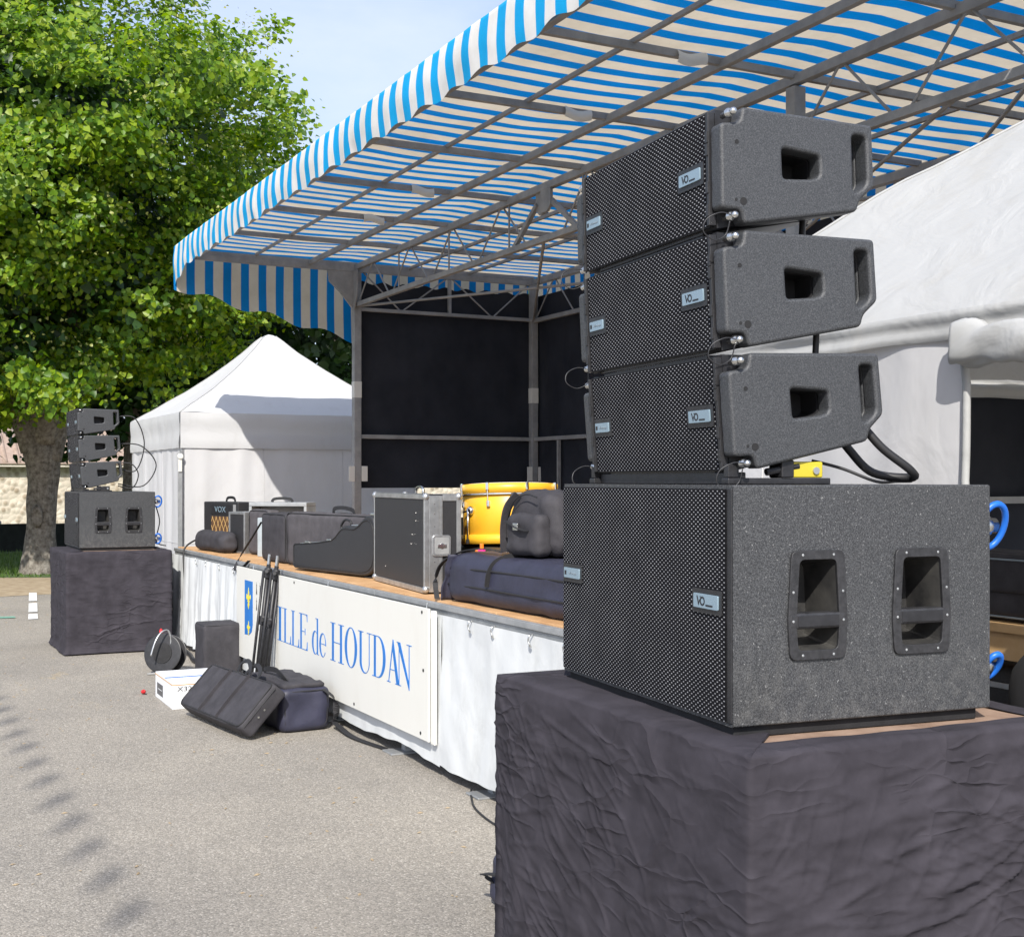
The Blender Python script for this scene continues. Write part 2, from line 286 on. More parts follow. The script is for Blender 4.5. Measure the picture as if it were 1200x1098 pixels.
wv = N(t, 'ShaderNodeVectorMath', operation='MULTIPLY_ADD'); wv.inputs[1].default_value = (.45, .45, .45); t.links.new(wn_.outputs['Color'], wv.inputs[0]); t.links.new(mp.outputs[0], wv.inputs[2])
hh_ = None
for sc0, lim, am, ms in ((2.0, .13, .62, 1.9), (4.4, .13, .45, 2.9)):
    vo = N(t, 'ShaderNodeTexVoronoi', feature='DISTANCE_TO_EDGE'); vo.inputs['Scale'].default_value = sc0; t.links.new(wv.outputs[0], vo.inputs['Vector'])
    d_ = math_node(t, 'DIVIDE', math_node(t, 'MINIMUM', vo.outputs['Distance'], lim), lim); d_ = math_node(t, 'SUBTRACT', 1., d_); d_ = math_node(t, 'POWER', d_, 1.6)
    mk = N(t, 'ShaderNodeTexNoise'); mk.inputs['Scale'].default_value = ms; mk.inputs['Detail'].default_value = 2; t.links.new(tc.outputs['Object'], mk.inputs['Vector'])
    mr_ = N(t, 'ShaderNodeMapRange'); mr_.inputs[1].default_value = .45; mr_.inputs[2].default_value = .72; t.links.new(mk.outputs[0], mr_.inputs[0])
    e_ = math_node(t, 'MULTIPLY', math_node(t, 'MULTIPLY', d_, mr_.outputs[0]), am); hh_ = e_ if hh_ is None else math_node(t, 'ADD', hh_, e_)
hh_ = math_node(t, 'ADD', hh_, math_node(t, 'MULTIPLY', rn.outputs[0], .42))
b2 = N(t, 'ShaderNodeBump'); b2.inputs['Strength'].default_value = 1; b2.inputs['Distance'].default_value = .0135
t.links.new(hh_, b2.inputs['Height']); t.links.new(b2.outputs[0], b0.inputs['Normal'])

# ------------------------------------------------------------------ mesh helpers
class MB:
    def __init__(s): s.v = []; s.f = []
    def add(s, vs, fs):
        o = len(s.v); s.v += [tuple(p) for p in vs]; s.f += [tuple(i + o for i in f) for f in fs]; return s
    def box(s, x0, x1, y0, y1, z0, z1, mtx=None):
        vs = [Vector((x, y, z)) for z in (z0, z1) for y in (y0, y1) for x in (x0, x1)]
        if mtx: vs = [mtx @ v for v in vs]
        return s.add(vs, [(0, 2, 3, 1), (4, 5, 7, 6), (0, 1, 5, 4), (2, 6, 7, 3), (0, 4, 6, 2), (1, 3, 7, 5)])
    def bar(s, a, b, w, h=None, up=(0, 0, 1)):
        a, b = Vector(a), Vector(b); h = h or w; d = (b - a).normalized(); u = Vector(up)
        if abs(d.dot(u)) > .95: u = Vector((0, 1, 0))
        x = d.cross(u).normalized(); y = x.cross(d)
        vs = [p + x * i * w / 2 + y * j * h / 2 for p in (a, b) for j in (-1, 1) for i in (-1, 1)]
        return s.add(vs, [(0, 2, 3, 1), (4, 5, 7, 6), (0, 1, 5, 4), (2, 6, 7, 3), (0, 4, 6, 2), (1, 3, 7, 5)])
    def tube(s, pts, r, n=8, cap=True, closed=False):
        pts = [Vector(p) for p in pts]; k = len(pts); o = len(s.v)
        rr = r if isinstance(r, (list, tuple)) else [r] * k
        prev = None
        for i, p in enumerate(pts):
            if closed: t = pts[(i + 1) % k] - pts[i - 1]
            else: t = pts[min(i + 1, k - 1)] - pts[max(i - 1, 0)]
            t.normalize()
            if prev is None: a = t.orthogonal().normalized()
            else: a = (prev - t * prev.dot(t)).normalized()
            prev = a; b = t.cross(a)
            for j in range(n):
                g = 2 * math.pi * j / n; s.v.append(tuple(p + (a * math.cos(g) + b * math.sin(g)) * rr[i]))
        for i in range(k if closed else k - 1):
            i2 = (i + 1) % k
            for j in range(n):
                s.f.append((o + i * n + j, o + i * n + (j + 1) % n, o + i2 * n + (j + 1) % n, o + i2 * n + j))
        if cap and not closed:
            s.f.append(tuple(o + j for j in range(n))[::-1]); s.f.append(tuple(o + (k - 1) * n + j for j in range(n)))
        return s
    def lathe(s, prof, n=24, mtx=None):
        o = len(s.v); k = len(prof)
        for (r, z) in prof:
            for j in range(n):
                g = 2 * math.pi * j / n; p = Vector((r * math.cos(g), r * math.sin(g), z))
                s.v.append(tuple(mtx @ p if mtx else p))
        for i in range(k - 1):
            for j in range(n): s.f.append((o + i * n + j, o + i * n + (j + 1) % n, o + (i + 1) * n + (j + 1) % n, o + (i + 1) * n + j))
        s.f.append(tuple(o + j for j in range(n))[::-1]); s.f.append(tuple(o + (k - 1) * n + j for j in range(n)))
        return s
    def prism(s, poly, h0, h1, fn):
        k = len(poly); vs = [fn(a, b, h0) for a, b in poly] + [fn(a, b, h1) for a, b in poly]
        return s.add(vs, [tuple(range(k))[::-1], tuple(range(k, 2 * k))] + [(i, (i + 1) % k, k + (i + 1) % k, k + i) for i in range(k)])
    def grid(s, nu, nv, fn):
        o = len(s.v)
        for j in range(nv + 1):
            for i in range(nu + 1): s.v.append(tuple(fn(i / nu, j / nv)))
        for j in range(nv):
            for i in range(nu):
                a = o + j * (nu + 1) + i; s.f.append((a, a + 1, a + nu + 2, a + nu + 1))
        return s
    def mesh(s, name):
        me = bpy.data.meshes.new(name); me.from_pydata(s.v, [], s.f); me.validate(); return me

def fixn(me):
    b = bmesh.new(); b.from_mesh(me); bmesh.ops.recalc_face_normals(b, faces=b.faces[:]); b.to_mesh(me); b.free()

def obj(name, g, m, parent=None, bevel=0, smooth=False, fix=True, seg=2, solid=0):
    me = g.mesh(name) if isinstance(g, MB) else g
    if fix and not solid: fixn(me)
    me.materials.clear(); me.materials.append(mt[m] if isinstance(m, str) else m)
    o = bpy.data.objects.new(name, me); C.objects.link(o)
    if parent: o.parent = parent
    if smooth: me.polygons.foreach_set('use_smooth', [True] * len(me.polygons))
    if solid:
        d = o.modifiers.new('thickness', 'SOLIDIFY'); d.thickness = solid; d.offset = 0
    if bevel:
        b = o.modifiers.new('bevel', 'BEVEL'); b.width = bevel; b.segments = seg; b.limit_method = 'ANGLE'; b.angle_limit = R(35); b.harden_normals = False
        me.polygons.foreach_set('use_smooth', [True] * len(me.polygons))
        w = o.modifiers.new('wn', 'WEIGHTED_NORMAL'); w.keep_sharp = True
    return o
def tag(o, label=None, cat=None, group=None, kind=None):
    if label: o['label'] = label
    if cat: o['category'] = cat
    if group: o['group'] = group
    if kind: o['kind'] = kind
    return o
def thing(name, label, cat, loc=(0, 0, 0), rz=0, group=None):
    o = bpy.data.objects.new(name, None); C.objects.link(o); o.location = loc; o.rotation_euler = (0, 0, R(rz)); o.empty_display_size = .1
    return tag(o, label, cat, group)
def copy_tree(o, parent=None):
    c = o.copy(); C.objects.link(c); c.parent = parent
    for ch in list(o.children): copy_tree(ch, c)
    return c

def plate(outlines, depth, bevel=0, fn=lambda a, b, c: (a, b, c), res=2, name='plate'):
    """2-D outlines (first outer, others holes) extruded by +-depth; mapped by fn"""
    cu = bpy.data.curves.new('c', 'CURVE'); cu.dimensions = '2D'; cu.fill_mode = 'BOTH'; cu.extrude = depth; cu.bevel_depth = bevel; cu.bevel_resolution = res; cu.offset = -bevel
    for ol in outlines:
        sp = cu.splines.new('POLY'); sp.points.add(len(ol) - 1); sp.use_cyclic_u = True
        for p, (a, b) in zip(sp.points, ol): p.co = (a, b, 0, 1)
    t = bpy.data.objects.new('t', cu); C.objects.link(t)
    dg = bpy.context.evaluated_depsgraph_get(); me = bpy.data.meshes.new_from_object(t.evaluated_get(dg)); me.name = name
    bpy.data.objects.remove(t); bpy.data.curves.remove(cu)
    co = np.empty(len(me.vertices) * 3); me.vertices.foreach_get('co', co); co = co.reshape(-1, 3)
    me.vertices.foreach_set('co', np.array([fn(*c) for c in co]).ravel()); me.update(); return me

def text_mesh(s, size, fn, depth=.0006):
    cu = bpy.data.curves.new('t', 'FONT'); cu.body = s; cu.size = size; cu.extrude = depth; cu.align_x = 'CENTER'; cu.align_y = 'CENTER'; cu.resolution_u = 3
    t = bpy.data.objects.new('t', cu); C.objects.link(t)
    dg = bpy.context.evaluated_depsgraph_get(); me = bpy.data.meshes.new_from_object(t.evaluated_get(dg)); me.name = 'lettering'
    bpy.data.objects.remove(t); bpy.data.curves.remove(cu)
    for v in me.vertices: v.co = Vector(fn(*v.co))
    return me

def rrect(x0, x1, y0, y1, r, n=4):
    o = []
    for cx, cy, a0 in ((x1 - r, y1 - r, 0), (x0 + r, y1 - r, 90), (x0 + r, y0 + r, 180), (x1 - r, y0 + r, 270)):
        for i in range(n + 1): a = R(a0 + 90 * i / n); o.append((cx + r * math.cos(a), cy + r * math.sin(a)))
    return o
def roundpoly(pts, r, n=3):
    o = []; k = len(pts)
    for i in range(k):
        p0, p, p1 = Vector(pts[i - 1]), Vector(pts[i]), Vector(pts[(i + 1) % k])
        a = (p0 - p); b = (p1 - p); q = min(r, a.length * .45, b.length * .45); A = p + a.normalized() * q; B = p + b.normalized() * q
        for j in range(n + 1):
            t = j / n; o.append(tuple(A * (1 - t) ** 2 + p * 2 * t * (1 - t) + B * t * t))
    return o
def spline(pts, n=8, closed=False):
    P = [Vector(p) for p in pts]; o = []; k = len(P)
    for i in range(k if closed else k - 1):
        g = (lambda j: P[j % k]) if closed else (lambda j: P[max(0, min(k - 1, j))])
        a, b, c, d = g(i - 1), g(i), g(i + 1), g(i + 2)
        for j in range(n):
            t = j / n; o.append(.5 * ((2 * b) + (c - a) * t + (2 * a - 5 * b + 4 * c - d) * t * t + (3 * b - a - 3 * c + d) * t ** 3))
    if not closed: o.append(P[-1])
    return o
def nz(x, y, z=0): return noise.noise(Vector((x, y, z)))
def side(a, b, c): return (c, a, b)          # 2-D (depth, height) -> y, z with thickness along x
def front(a, b, c): return (a, c, b)         # 2-D (x, height) -> x, z with thickness along y

exec_parts = []

# ================================================================== SETTING
def sheet(name, x0, x1, y0, y1, z, m, edge=0, nx=1, ny=1):
    g = MB(); g.grid(nx, ny, lambda a, b: (x0 + (x1 - x0) * a + (edge * nz(b * ny * .35, 3.3 + x0) if edge and (a == 1) else 0), y0 + (y1 - y0) * b, z))
    o = obj(name, g, m, fix=False); tag(o, kind='structure'); return o
sheet('ground', -600, 200, -400, 500, 0, 'asphalt')
sheet('dirt_strip', -24.3, -20.1, -40, 60, .004, 'dirt', .9, 1, 160)
sheet('grass_verge', -60, -23.9, -60, 80, .008, 'turf', 1.0, 1, 200)
def quad(name, pts, z, m):
    o = obj(name, MB().add([(x, y, z) for x, y in pts], [(0, 1, 2, 3)]), m, fix=False); return o
pl = None
for i, (a, b) in enumerate(((20.5, 19.1), (18.75, 17.5), (17.25, 16.6))):
    f = lambda u: 1.92 + (u - 16.6) * .115
    o = quad('parking_line', [(-a, f(a) - .055), (-b, f(b) - .055), (-b, f(b) + .055), (-a, f(a) + .055)], .008, 'paint'); tag(o, kind='structure')
tag(quad('green_line', [(-17.5, -1.5), (-17.3, -1.5), (-16.85, 1.75), (-17.05, 1.75)], .008, 'gpaint'), kind='structure')
# grass blades
rng = np.random.default_rng(3)
n = 15000
px = rng.uniform(-31.5, -23.8, n); py = rng.uniform(-1.0, 7.5, n); an = rng.uniform(0, 6.28, n); h = rng.uniform(.03, .10, n) * (0.6 + .9 * (px < -24.6)); wd_ = .012
v = np.zeros((n, 3, 3)); v[:, 0] = np.c_[px - np.cos(an) * wd_, py - np.sin(an) * wd_, np.full(n, .008)]; v[:, 1] = np.c_[px + np.cos(an) * wd_, py + np.sin(an) * wd_, np.full(n, .008)]
v[:, 2] = np.c_[px + rng.normal(0, .03, n), py + rng.normal(0, .03, n), h + .008]
me = bpy.data.meshes.new('grass'); me.from_pydata(v.reshape(-1, 3).tolist(), [], np.arange(n * 3).reshape(-1, 3).tolist())
tag(obj('grass', me, 'grass', fix=False), 'short green grass under the big linden tree', 'grass', kind='stuff')

# low stone building behind the tree
b = thing('stone_building', 'low rubble stone building with clay tile roof behind the tree', 'building', (-46, 4, 0))
obj('wall', MB().box(-5, 0, -16, 22, 0, 2.3), 'stone', b)
g = MB()
for k in range(95):
    y = -16.4 + k * .41
    g.tube([(.35, y, 2.27), (-2.6, y, 3.75)], .10, 6)
rf = obj('roof', MB().add([(.4, -16.5, 2.25), (.4, 22.5, 2.25), (-2.6, 22.5, 3.76), (-2.6, -16.5, 3.76), (-5.5, 22.5, 2.06), (-5.5, -16.5, 2.06)], [(0, 1, 2, 3), (3, 2, 4, 5)]), 'roof', b, solid=.05)
tag(obj('tile_row', g, 'roof', rf, smooth=True), kind='stuff')
obj('eave_board', MB().box(.30, .36, -16.4, 22.4, 2.16, 2.24), 'plaster', b)
f = thing('low_fence', 'low dark cloth fence at the back of the lawn', 'fence', (-32.2, 4, 0))
obj('fence_cloth', MB().grid(120, 3, lambda a, c: (.03 * nz(a * 60, c), -14 + 34 * a, .02 + .66 * c + .03 * nz(a * 30, 5))), 'hedge', f, solid=.02)
for k in range(14): obj('post', MB().bar((-.06, -13.5 + k * 2.5, 0), (-.06, -13.5 + k * 2.5, .75), .05), 'frame', f)

# ================================================================== TREES
def leaves(name, cen, rad, nclump, per, size, m, parent, seed, shell=(.72, 1.05), zcut=-1e9, jitter=.75, lowcut=0):
    g = np.random.default_rng(seed); P = []
    d = g.normal(size=(nclump, 3)); d /= np.linalg.norm(d, axis=1)[:, None]
    rr = np.array([(1 + 0.22 * nz(*(q * 1.9)) + .30 * nz(q[0] * 4.2, q[1] * 4.2, q[2] * 4.2 + 9)) * (1 - lowcut * max(0, -q[2] + .1)) for q in d])
    sh = g.uniform(shell[0], shell[1], nclump) * rr
    cc = d * sh[:, None] * np.array(rad)
    cs = g.uniform(.55, 1.25, nclump)
    idx = np.repeat(np.arange(nclump), (per * cs ** 1.5).astype(int) + 4); n = len(idx)
    off = g.normal(size=(n, 3)) * (jitter * cs[idx] * .5)[:, None]; off[:, 2] *= .55; off[:, 2] -= .16 * np.abs(off[:, 0])
    p = cc[idx] + off
    keep = p[:, 2] + cen[2] > zcut; p = p[keep]; idx = idx[keep]; n = len(p)
    # leaf frame: normal leans outward and up, drooping tip
    out = p / np.linalg.norm(p, axis=1)[:, None]
    cn_ = g.normal(size=(nclump, 3)) * .45
    nor = out * .5 + np.array([.45, -.25, .6]) + cn_[idx] + g.normal(size=(n, 3)) * .40; nor /= np.linalg.norm(nor, axis=1)[:, None]
    t = np.cross(nor, g.normal(size=(n, 3))); t /= np.linalg.norm(t, axis=1)[:, None]; t[:, 2] -= .35; t /= np.linalg.norm(t, axis=1)[:, None]
    s = np.cross(nor, t); s /= np.linalg.norm(s, axis=1)[:, None]
    L_ = (size * g.uniform(.65, 1.35, n))[:, None]; w = L_ * .46
    q = p + np.array(cen)
    fold = nor * L_ * .10
    V = np.stack([q - t * L_ * .42, q - t * L_ * .20 + s * w + fold, q + t * L_ * .18 + s * w * .72 + fold, q + t * L_ * .62, q + t * L_ * .18 - s * w * .72 + fold, q - t * L_ * .20 - s * w + fold], 1)
    base = np.arange(n)[:, None] * 6
    F = np.concatenate([base + np.array([0, 1, 2, 3]), base + np.array([0, 3, 4, 5])], 1).reshape(-1, 4)
    me = bpy.data.meshes.new(name); me.vertices.add(n * 6); me.vertices.foreach_set('co', V.astype(np.float32).ravel())
    me.loops.add(F.size); me.loops.foreach_set('vertex_index', F.astype(np.int32).ravel())
    me.polygons.add(len(F)); me.polygons.foreach_set('loop_start', np.arange(0, F.size, 4, dtype=np.int32))
    me.update(calc_edges=True); me.polygons.foreach_set('use_smooth', [True] * len(F))
    return obj(name, me, m, parent, fix=False)

def trunk(pts, rads, seed, n=20):
    P = spline(pts, 10); rr = np.interp(np.linspace(0, 1, len(P)), np.linspace(0, 1, len(rads)), rads)
    g = MB(); g.tube(P, list(rr), n)
    for i, q in enumerate(g.v):
        w = Vector(q); k = .05 * nz(w.x * 3.1, w.y * 3.1, w.z * .9 + seed) + .03 * nz(w.x * 9, w.y * 9, w.z * 2)
        c = P[min(i // n, len(P) - 1)]; d = (w - c); g.v[i] = tuple(w + d.normalized() * k if d.length > 1e-4 else w)
    return g
tr = thing('linden_tree', 'large leafy linden tree with thick mottled trunk on the lawn', 'tree', (-24.75, 3.0, 0))
tk = obj('trunk', trunk([(0, 0, -.05), (0, 0, .25), (0, .02, 1.0), (-.02, .03, 1.9), (0, 0, 2.7), (.1, .1, 4.2), (.1, .3, 6.5)], [.46, .34, .265, .25, .33, .27, .2, .14], 1), 'bark', tr, smooth=True)
g = MB()
for k, (a, l, hh) in enumerate(((80, 2.3, 3.4), (-95, 2.6, 3.2), (20, 3.0, 3.8), (200, 3.2, 3.4), (140, 2.8, 4.3), (-40, 3.0, 4.4), (60, 2.6, 5.0), (-130, 2.6, 4.8))):
    dx, dy = math.cos(R(a)), math.sin(R(a)); z0 = 2.1 + .16 * k
    g.tube(spline([(dx * .12, dy * .12, z0), (dx * l * .25, dy * l * .25, z0 + hh * .42), (dx * l * .6, dy * l * .6, z0 + hh * .72), (dx * l, dy * l, z0 + hh)], 6), [.24 - .0118 * i for i in range(19)], 10)
obj('limbs', g, 'bark', tr, smooth=True)
kn = MB(); kn.lathe([(.13, 0), (.14, .02), (.10, .05), (.05, .035), (.01, .02)], 14, Matrix.Translation((.235, -.10, 1.05)) @ Matrix.Rotation(R(-25), 4, 'Z') @ Matrix.Rotation(R(90), 4, 'Y') @ Matrix.Diagonal((1.5, .8, 1, 1)))
obj('branch_scar', kn, 'bark', tr, smooth=True)
leaves('crown', (0, -1.25, 6.75), (5.7, 5.6, 4.25), 2000, 86, .098, 'leaf', tr, 5, (.78, 1.05), zcut=2.55, jitter=.46, lowcut=.08)
leaves('blossom', (0, -1.25, 6.75), (5.75, 5.6, 4.25), 800, 14, .05, 'blossom', tr, 15, (.85, 1.03), zcut=3, jitter=.5, lowcut=.13)
o = leaves('inner_crown', (0, -1.25, 6.7), (4.7, 4.75, 3.6), 620, 52, .15, 'leafd', tr, 6, (.50, .88), zcut=2.7, jitter=1.2, lowcut=.0)  # shade inside and low in the crown put into a darker leaf colour
t2 = thing('dark_tree', 'shaded dark green tree behind the pointed white tent', 'tree', (-30.5, 10.6, 0))
obj('trunk', trunk([(0, 0, -.05), (0, 0, 1), (.1, 0, 3), (0, .1, 5.5)], [.4, .3, .25, .12], 3), 'bark', t2, smooth=True)
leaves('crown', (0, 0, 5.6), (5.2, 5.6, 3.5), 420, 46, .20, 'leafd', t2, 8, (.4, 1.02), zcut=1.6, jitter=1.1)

t3 = thing('shade_tree', 'dark leafy tree behind the distant loudspeakers, partly hidden by the linden', 'tree', (-28.9, 5.4, 0))
obj('trunk', trunk([(0, 0, -.05), (0, 0, 1), (.1, 0, 2.4), (0, .1, 4.5)], [.3, .22, .18, .1], 4), 'bark', t3, smooth=True)
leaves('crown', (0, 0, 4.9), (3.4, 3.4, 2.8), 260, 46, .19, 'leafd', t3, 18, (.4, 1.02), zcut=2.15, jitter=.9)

# ================================================================== STAGE PLATFORM
DZ = .995; SX0, SX1, SY0, SY1 = -13.75, -4.86, 3.0, 7.3
st = thing('stage_platform', 'raised stage platform with orange plywood deck and galvanised edge', 'stage', (0, 0, 0))
npan = 7; pw = (SX1 - SX0) / npan
for k in range(npan):
    obj('deck_panel', MB().box(SX0 + k * pw + .003, SX0 + (k + 1) * pw - .003, SY0 + .045, SY1, DZ - .024, DZ), 'deck', st, bevel=.003)
prof = [(3.0, .985), (3.0, .955), (3.012, .950), (3.012, .905), (2.996, .900), (2.996, .872), (3.03, .872), (3.03, .965), (3.043, .968), (3.043, .985)]
for k in range(3):
    a, c = SX0 + k * (SX1 - SX0) / 3 + .003, SX0 + (k + 1) * (SX1 - SX0) / 3 - .003
    obj('edge_rail', MB().prism(prof, a, c, lambda y, z, x: (x, y, z)), 'galv', st, bevel=.002)
for k in range(8):
    x = SX0 + .12 + k * (SX1 - SX0 - .24) / 7
    for y in (3.08, 5.1, 7.1):
        lg = obj('leg', MB().bar((x, y, .012), (x, y, DZ - .03), .06), 'galv', st)
        obj('foot_plate', MB().box(x - .08, x + .08, y - .14, y + .09, 0, .012), 'galv', lg, bevel=.003)

sk = thing('stage_skirt', 'white tarpaulin skirt hung along the front of the stage', 'curtain', (0, 0, 0))
def skirt_panel(x0, x1, amp, freq, seed, sag):
    def f(a, c):
        x = x0 + (x1 - x0) * a; zb = .075 + sag * nz(x * 1.3, seed) + .012 * nz(x * 5, seed)
        z = zb + (.93 - zb) * c; k = (1 - c) ** .6 * .7 + .3
        y = 2.984 - amp * (.5 + .5 * nz(x * freq * .45 + .3 * z, z * .35, seed + 4) + .35 * nz(x * freq * 1.1, z * .6, seed)) * k - .010 * nz(x * 2.2, z * 2.0, seed) - .006 * nz(x * 8, z * 5, seed)
        return (x, y - .016 * (1 - c), z)
    return obj('tarp_panel', MB().grid(int((x1 - x0) * 60), 30, f), 'skirt', sk, smooth=True, fix=False)
skirt_panel(-13.74, -11.9, .07, 11, 1, .03); skirt_panel(-11.91, -10.9, .055, 12, 2, .02); skirt_panel(-10.92, -8.6, .006, 8, 3, .02)
skirt_panel(-8.62, -6.7, .004, 6, 5, .035); skirt_panel(-6.71, -4.9, .004, 7, 6, .012)
for x in (-6.3, -6.02, -5.6, -5.25, -12.6, -12.2, -11.7, -11.2):
    h = MB(); h.tube(spline([(x, 2.986, .935), (x, 2.962, .93), (x, 2.958, .905), (x + .008, 2.962, .885), (x, 2.972, .875), (x - .006, 2.968, .89)], 4), .0045, 6)
    obj('hook', h, 'steel', sk, smooth=True)

# banner board ------------------------------------------------------------
bn = thing('banner_board', 'cream board lettered VILLE de HOUDAN fixed to the stage front', 'banner', (0, 0, 0))
BX0, BX1, BZ0, BZ1, BY = -10.94, -6.77, .195, .962, 2.925
obj('board', MB().box(BX0, BX1, BY, BY + .014, BZ0, BZ1), 'board', bn, bevel=.002)
obj('side_batten', MB().box(BX1 + .001, BX1 + .05, BY + .015, BY + .033, BZ0 - .01, BZ1 - .01), 'board', bn, bevel=.002)
for x in (-10.5, -8.6, -6.85):
    obj('hanger', MB().tube([(x, BY + .018, BZ1 - .06), (x, BY + .03, .99)], .006, 6), 'steel', bn)
for x, z in ((-6.86, .935), (-6.84, .60), (-9.3, .935), (-8.0, .225), (-6.88, .23)): obj('screw', MB().lathe([(.010, 0), (.010, .003), (.004, .005)], 10, Matrix.Translation((x, BY, z)) @ Matrix.Rotation(R(90), 4, 'X')), 'ink', bn)
def seg(x0, x1, y0, y1): return [[(x0, y0), (x1, y0), (x1, y1), (x0, y1)]]
def ell(cx, cy, rx, ry, n=28, a0=0, a1=360): return [(cx + rx * math.cos(R(a0 + (a1 - a0) * i / n)), cy + ry * math.sin(R(a0 + (a1 - a0) * i / n))) for i in range(n if a1 - a0 == 360 else n + 1)]
T, S = .075, .018      # thick stem, thin serif (cap height 1, x in cap heights before stretching)
def glyph(c):
    if c == 'I': return .20, [seg(.06, .06 + T * 1.0, 0, 1), seg(.0, .20, 0, S), seg(.0, .20, 1 - S, 1)]
    if c == 'L': return .42, [seg(.06, .06 + T, 0, 1), seg(0, .19, 1 - S, 1), seg(0, .40, 0, S), [[(.30, 0), (.41, 0), (.41, .24), (.39, .24), (.37, .05)]]]
    if c == 'E': return .42, [seg(.06, .06 + T, 0, 1), seg(0, .39, 1 - S, 1), seg(0, .40, 0, S), seg(.1, .30, .50, .50 + S), [[(.30, 0), (.41, 0), (.41, .24), (.39, .24), (.37, .05)]], [[(.37, .95), (.385, .80), (.40, .80), (.40, 1), (.3, 1)]], [[(.285, .42), (.305, .42), (.305, .60), (.285, .60)]]]
    if c == 'H': return .50, [seg(.06, .06 + T, 0, 1), seg(.36, .36 + T, 0, 1), seg(0, .19, 0, S), seg(0, .19, 1 - S, 1), seg(.30, .50, 0, S), seg(.30, .50, 1 - S, 1), seg(.1, .4, .49, .49 + S)]
    if c == 'O': return .50, [[ell(.25, .5, .235, .515), ell(.25, .5, .145, .495)]]
    if c == 'D': return .52, [[[(.06, 0)] + [(.22, 0)] + ell(.22, .5, .27, .5, 20, -90, 90) + [(.06, 1)], [(.06 + T, S)] + ell(.20, .5, .195, .5 - S, 20, -90, 90) + [(.06 + T, 1 - S)]], seg(0, .1, 0, S), seg(0, .1, 1 - S, 1)]
    if c == 'U': return .50, [seg(.06, .06 + T, .25, 1), seg(.40, .40 + S * 1.3, .25, 1), seg(0, .20, 1 - S, 1), seg(.33, .50, 1 - S, 1), [ell(.242, .27, .182, .29, 20, 180, 360) + ell(.268, .27, .134, .265, 20, 180, 360)[::-1]]]
    if c == 'A': return .50, [[[(.205, 1.02), (.235, 1.02), (.44, 0), (.345, 0), (.19, .82)]], [[(.20, .95), (.225, .90), (.075, 0), (.05, 0)]], seg(.12, .34, .30, .30 + S), seg(0, .13, 0, S), seg(.30, .49, 0, S)]
    if c == 'N': return .54, [seg(.075, .075 + S * 1.3, 0, 1), seg(.44, .44 + S * 1.3, 0, 1), [[(.02, 1), (.13, 1), (.463, .10), (.463, -.03), (.445, -.03)]], seg(.01, .16, 0, S), seg(.36, .54, 1 - S, 1), seg(0, .1, 1 - S, 1)]
    if c == 'V': return .50, [[[(.05, 1), (.145, 1), (.285, .2), (.255, -.02), (.235, -.02)]], [[(.255, -.02), (.27, .12), (.44, 1), (.415, 1)]], seg(0, .20, 1 - S, 1), seg(.34, .49, 1 - S, 1)]
    if c == 'd': return .36, [seg(.25, .25 + T * .85, 0, .98), [ell(.165, .31, .15, .325), ell(.19, .31, .10, .30)], seg(.19, .27, .98 - S, .98), seg(.3, .36, 0, S)]
    if c == 'e': return .34, [[ell(.165, .31, .15, .325, 24, 0, 325) + ell(.185, .31, .10, .298, 24, 0, 325)[::-1]], seg(.08, .31, .33, .33 + S)]
    return .22, []
def letter(c, x, w, z0, hgt):
    adv, polys = glyph(c); sc_ = w / adv; vs = MB()
    mes = [plate([[(a * sc_, b_ * hgt) for a, b_ in ol] for ol in pg], .0008 + .00008 * i, 0, lambda a, b_, c_: (x + a, BY - .0008 + c_, z0 + b_)) for i, pg in enumerate(polys)]
    for m_ in mes:
        vs.add([v.co for v in m_.vertices], [tuple(p.vertices) for p in m_.polygons]); bpy.data.meshes.remove(m_)
    return vs
pos = [('V', -10.02, .30), ('I', -9.73, .14), ('L', -9.575, .20), ('L', -9.375, .20), ('E', -9.18, .205), ('d', -8.885, .165), ('e', -8.72, .165), ('H', -8.475, .275), ('O', -8.19, .255), ('U', -7.925, .25), ('D', -7.665, .245), ('A', -7.41, .225), ('N', -7.25, .235)]
for c, x, w in pos: obj('letter', letter(c, x, w, .459, .262), 'print', bn)
# coat of arms
sh = obj('shield', plate([[(-10.675, .86), (-10.43, .86), (-10.43, .50), (-10.46, .44), (-10.53, .41), (-10.675, .40)]], .0008, 0, lambda a, b_, c: (a, BY - .0008 + c, b_)), 'print', bn)
def fleur(cx, cz, s):
    q = lambda L_: [(cx + a * s, cz + b_ * s) for a, b_ in L_]
    return [q([(0, 1), (.16, .55), (.10, -.05), (-.10, -.05), (-.16, .55)]), q([(.10, .0), (.30, .35), (.55, .45), (.62, .15), (.45, -.02), (.42, .15), (.30, .10), (.14, -.05)]),
            q([(-.10, .0), (-.30, .35), (-.55, .45), (-.62, .15), (-.45, -.02), (-.42, .15), (-.30, .10), (-.14, -.05)]), q([(-.3, -.06), (.3, -.06), (.3, -.16), (-.3, -.16)]), q([(0, -.75), (.22, -.40), (.08, -.17), (-.08, -.17), (-.22, -.40)])]
for cx, cz, s in ((-10.553, .70, .105), (-10.553, .455, .07)):
    g = MB()
    for i, p in enumerate(fleur(cx, cz, s)): g.prism(p, BY - .0034 - .0001 * i, BY - .0018, lambda a, b_, c: (a, c, b_))
    obj('fleur_de_lis', g, 'yellow', sh)
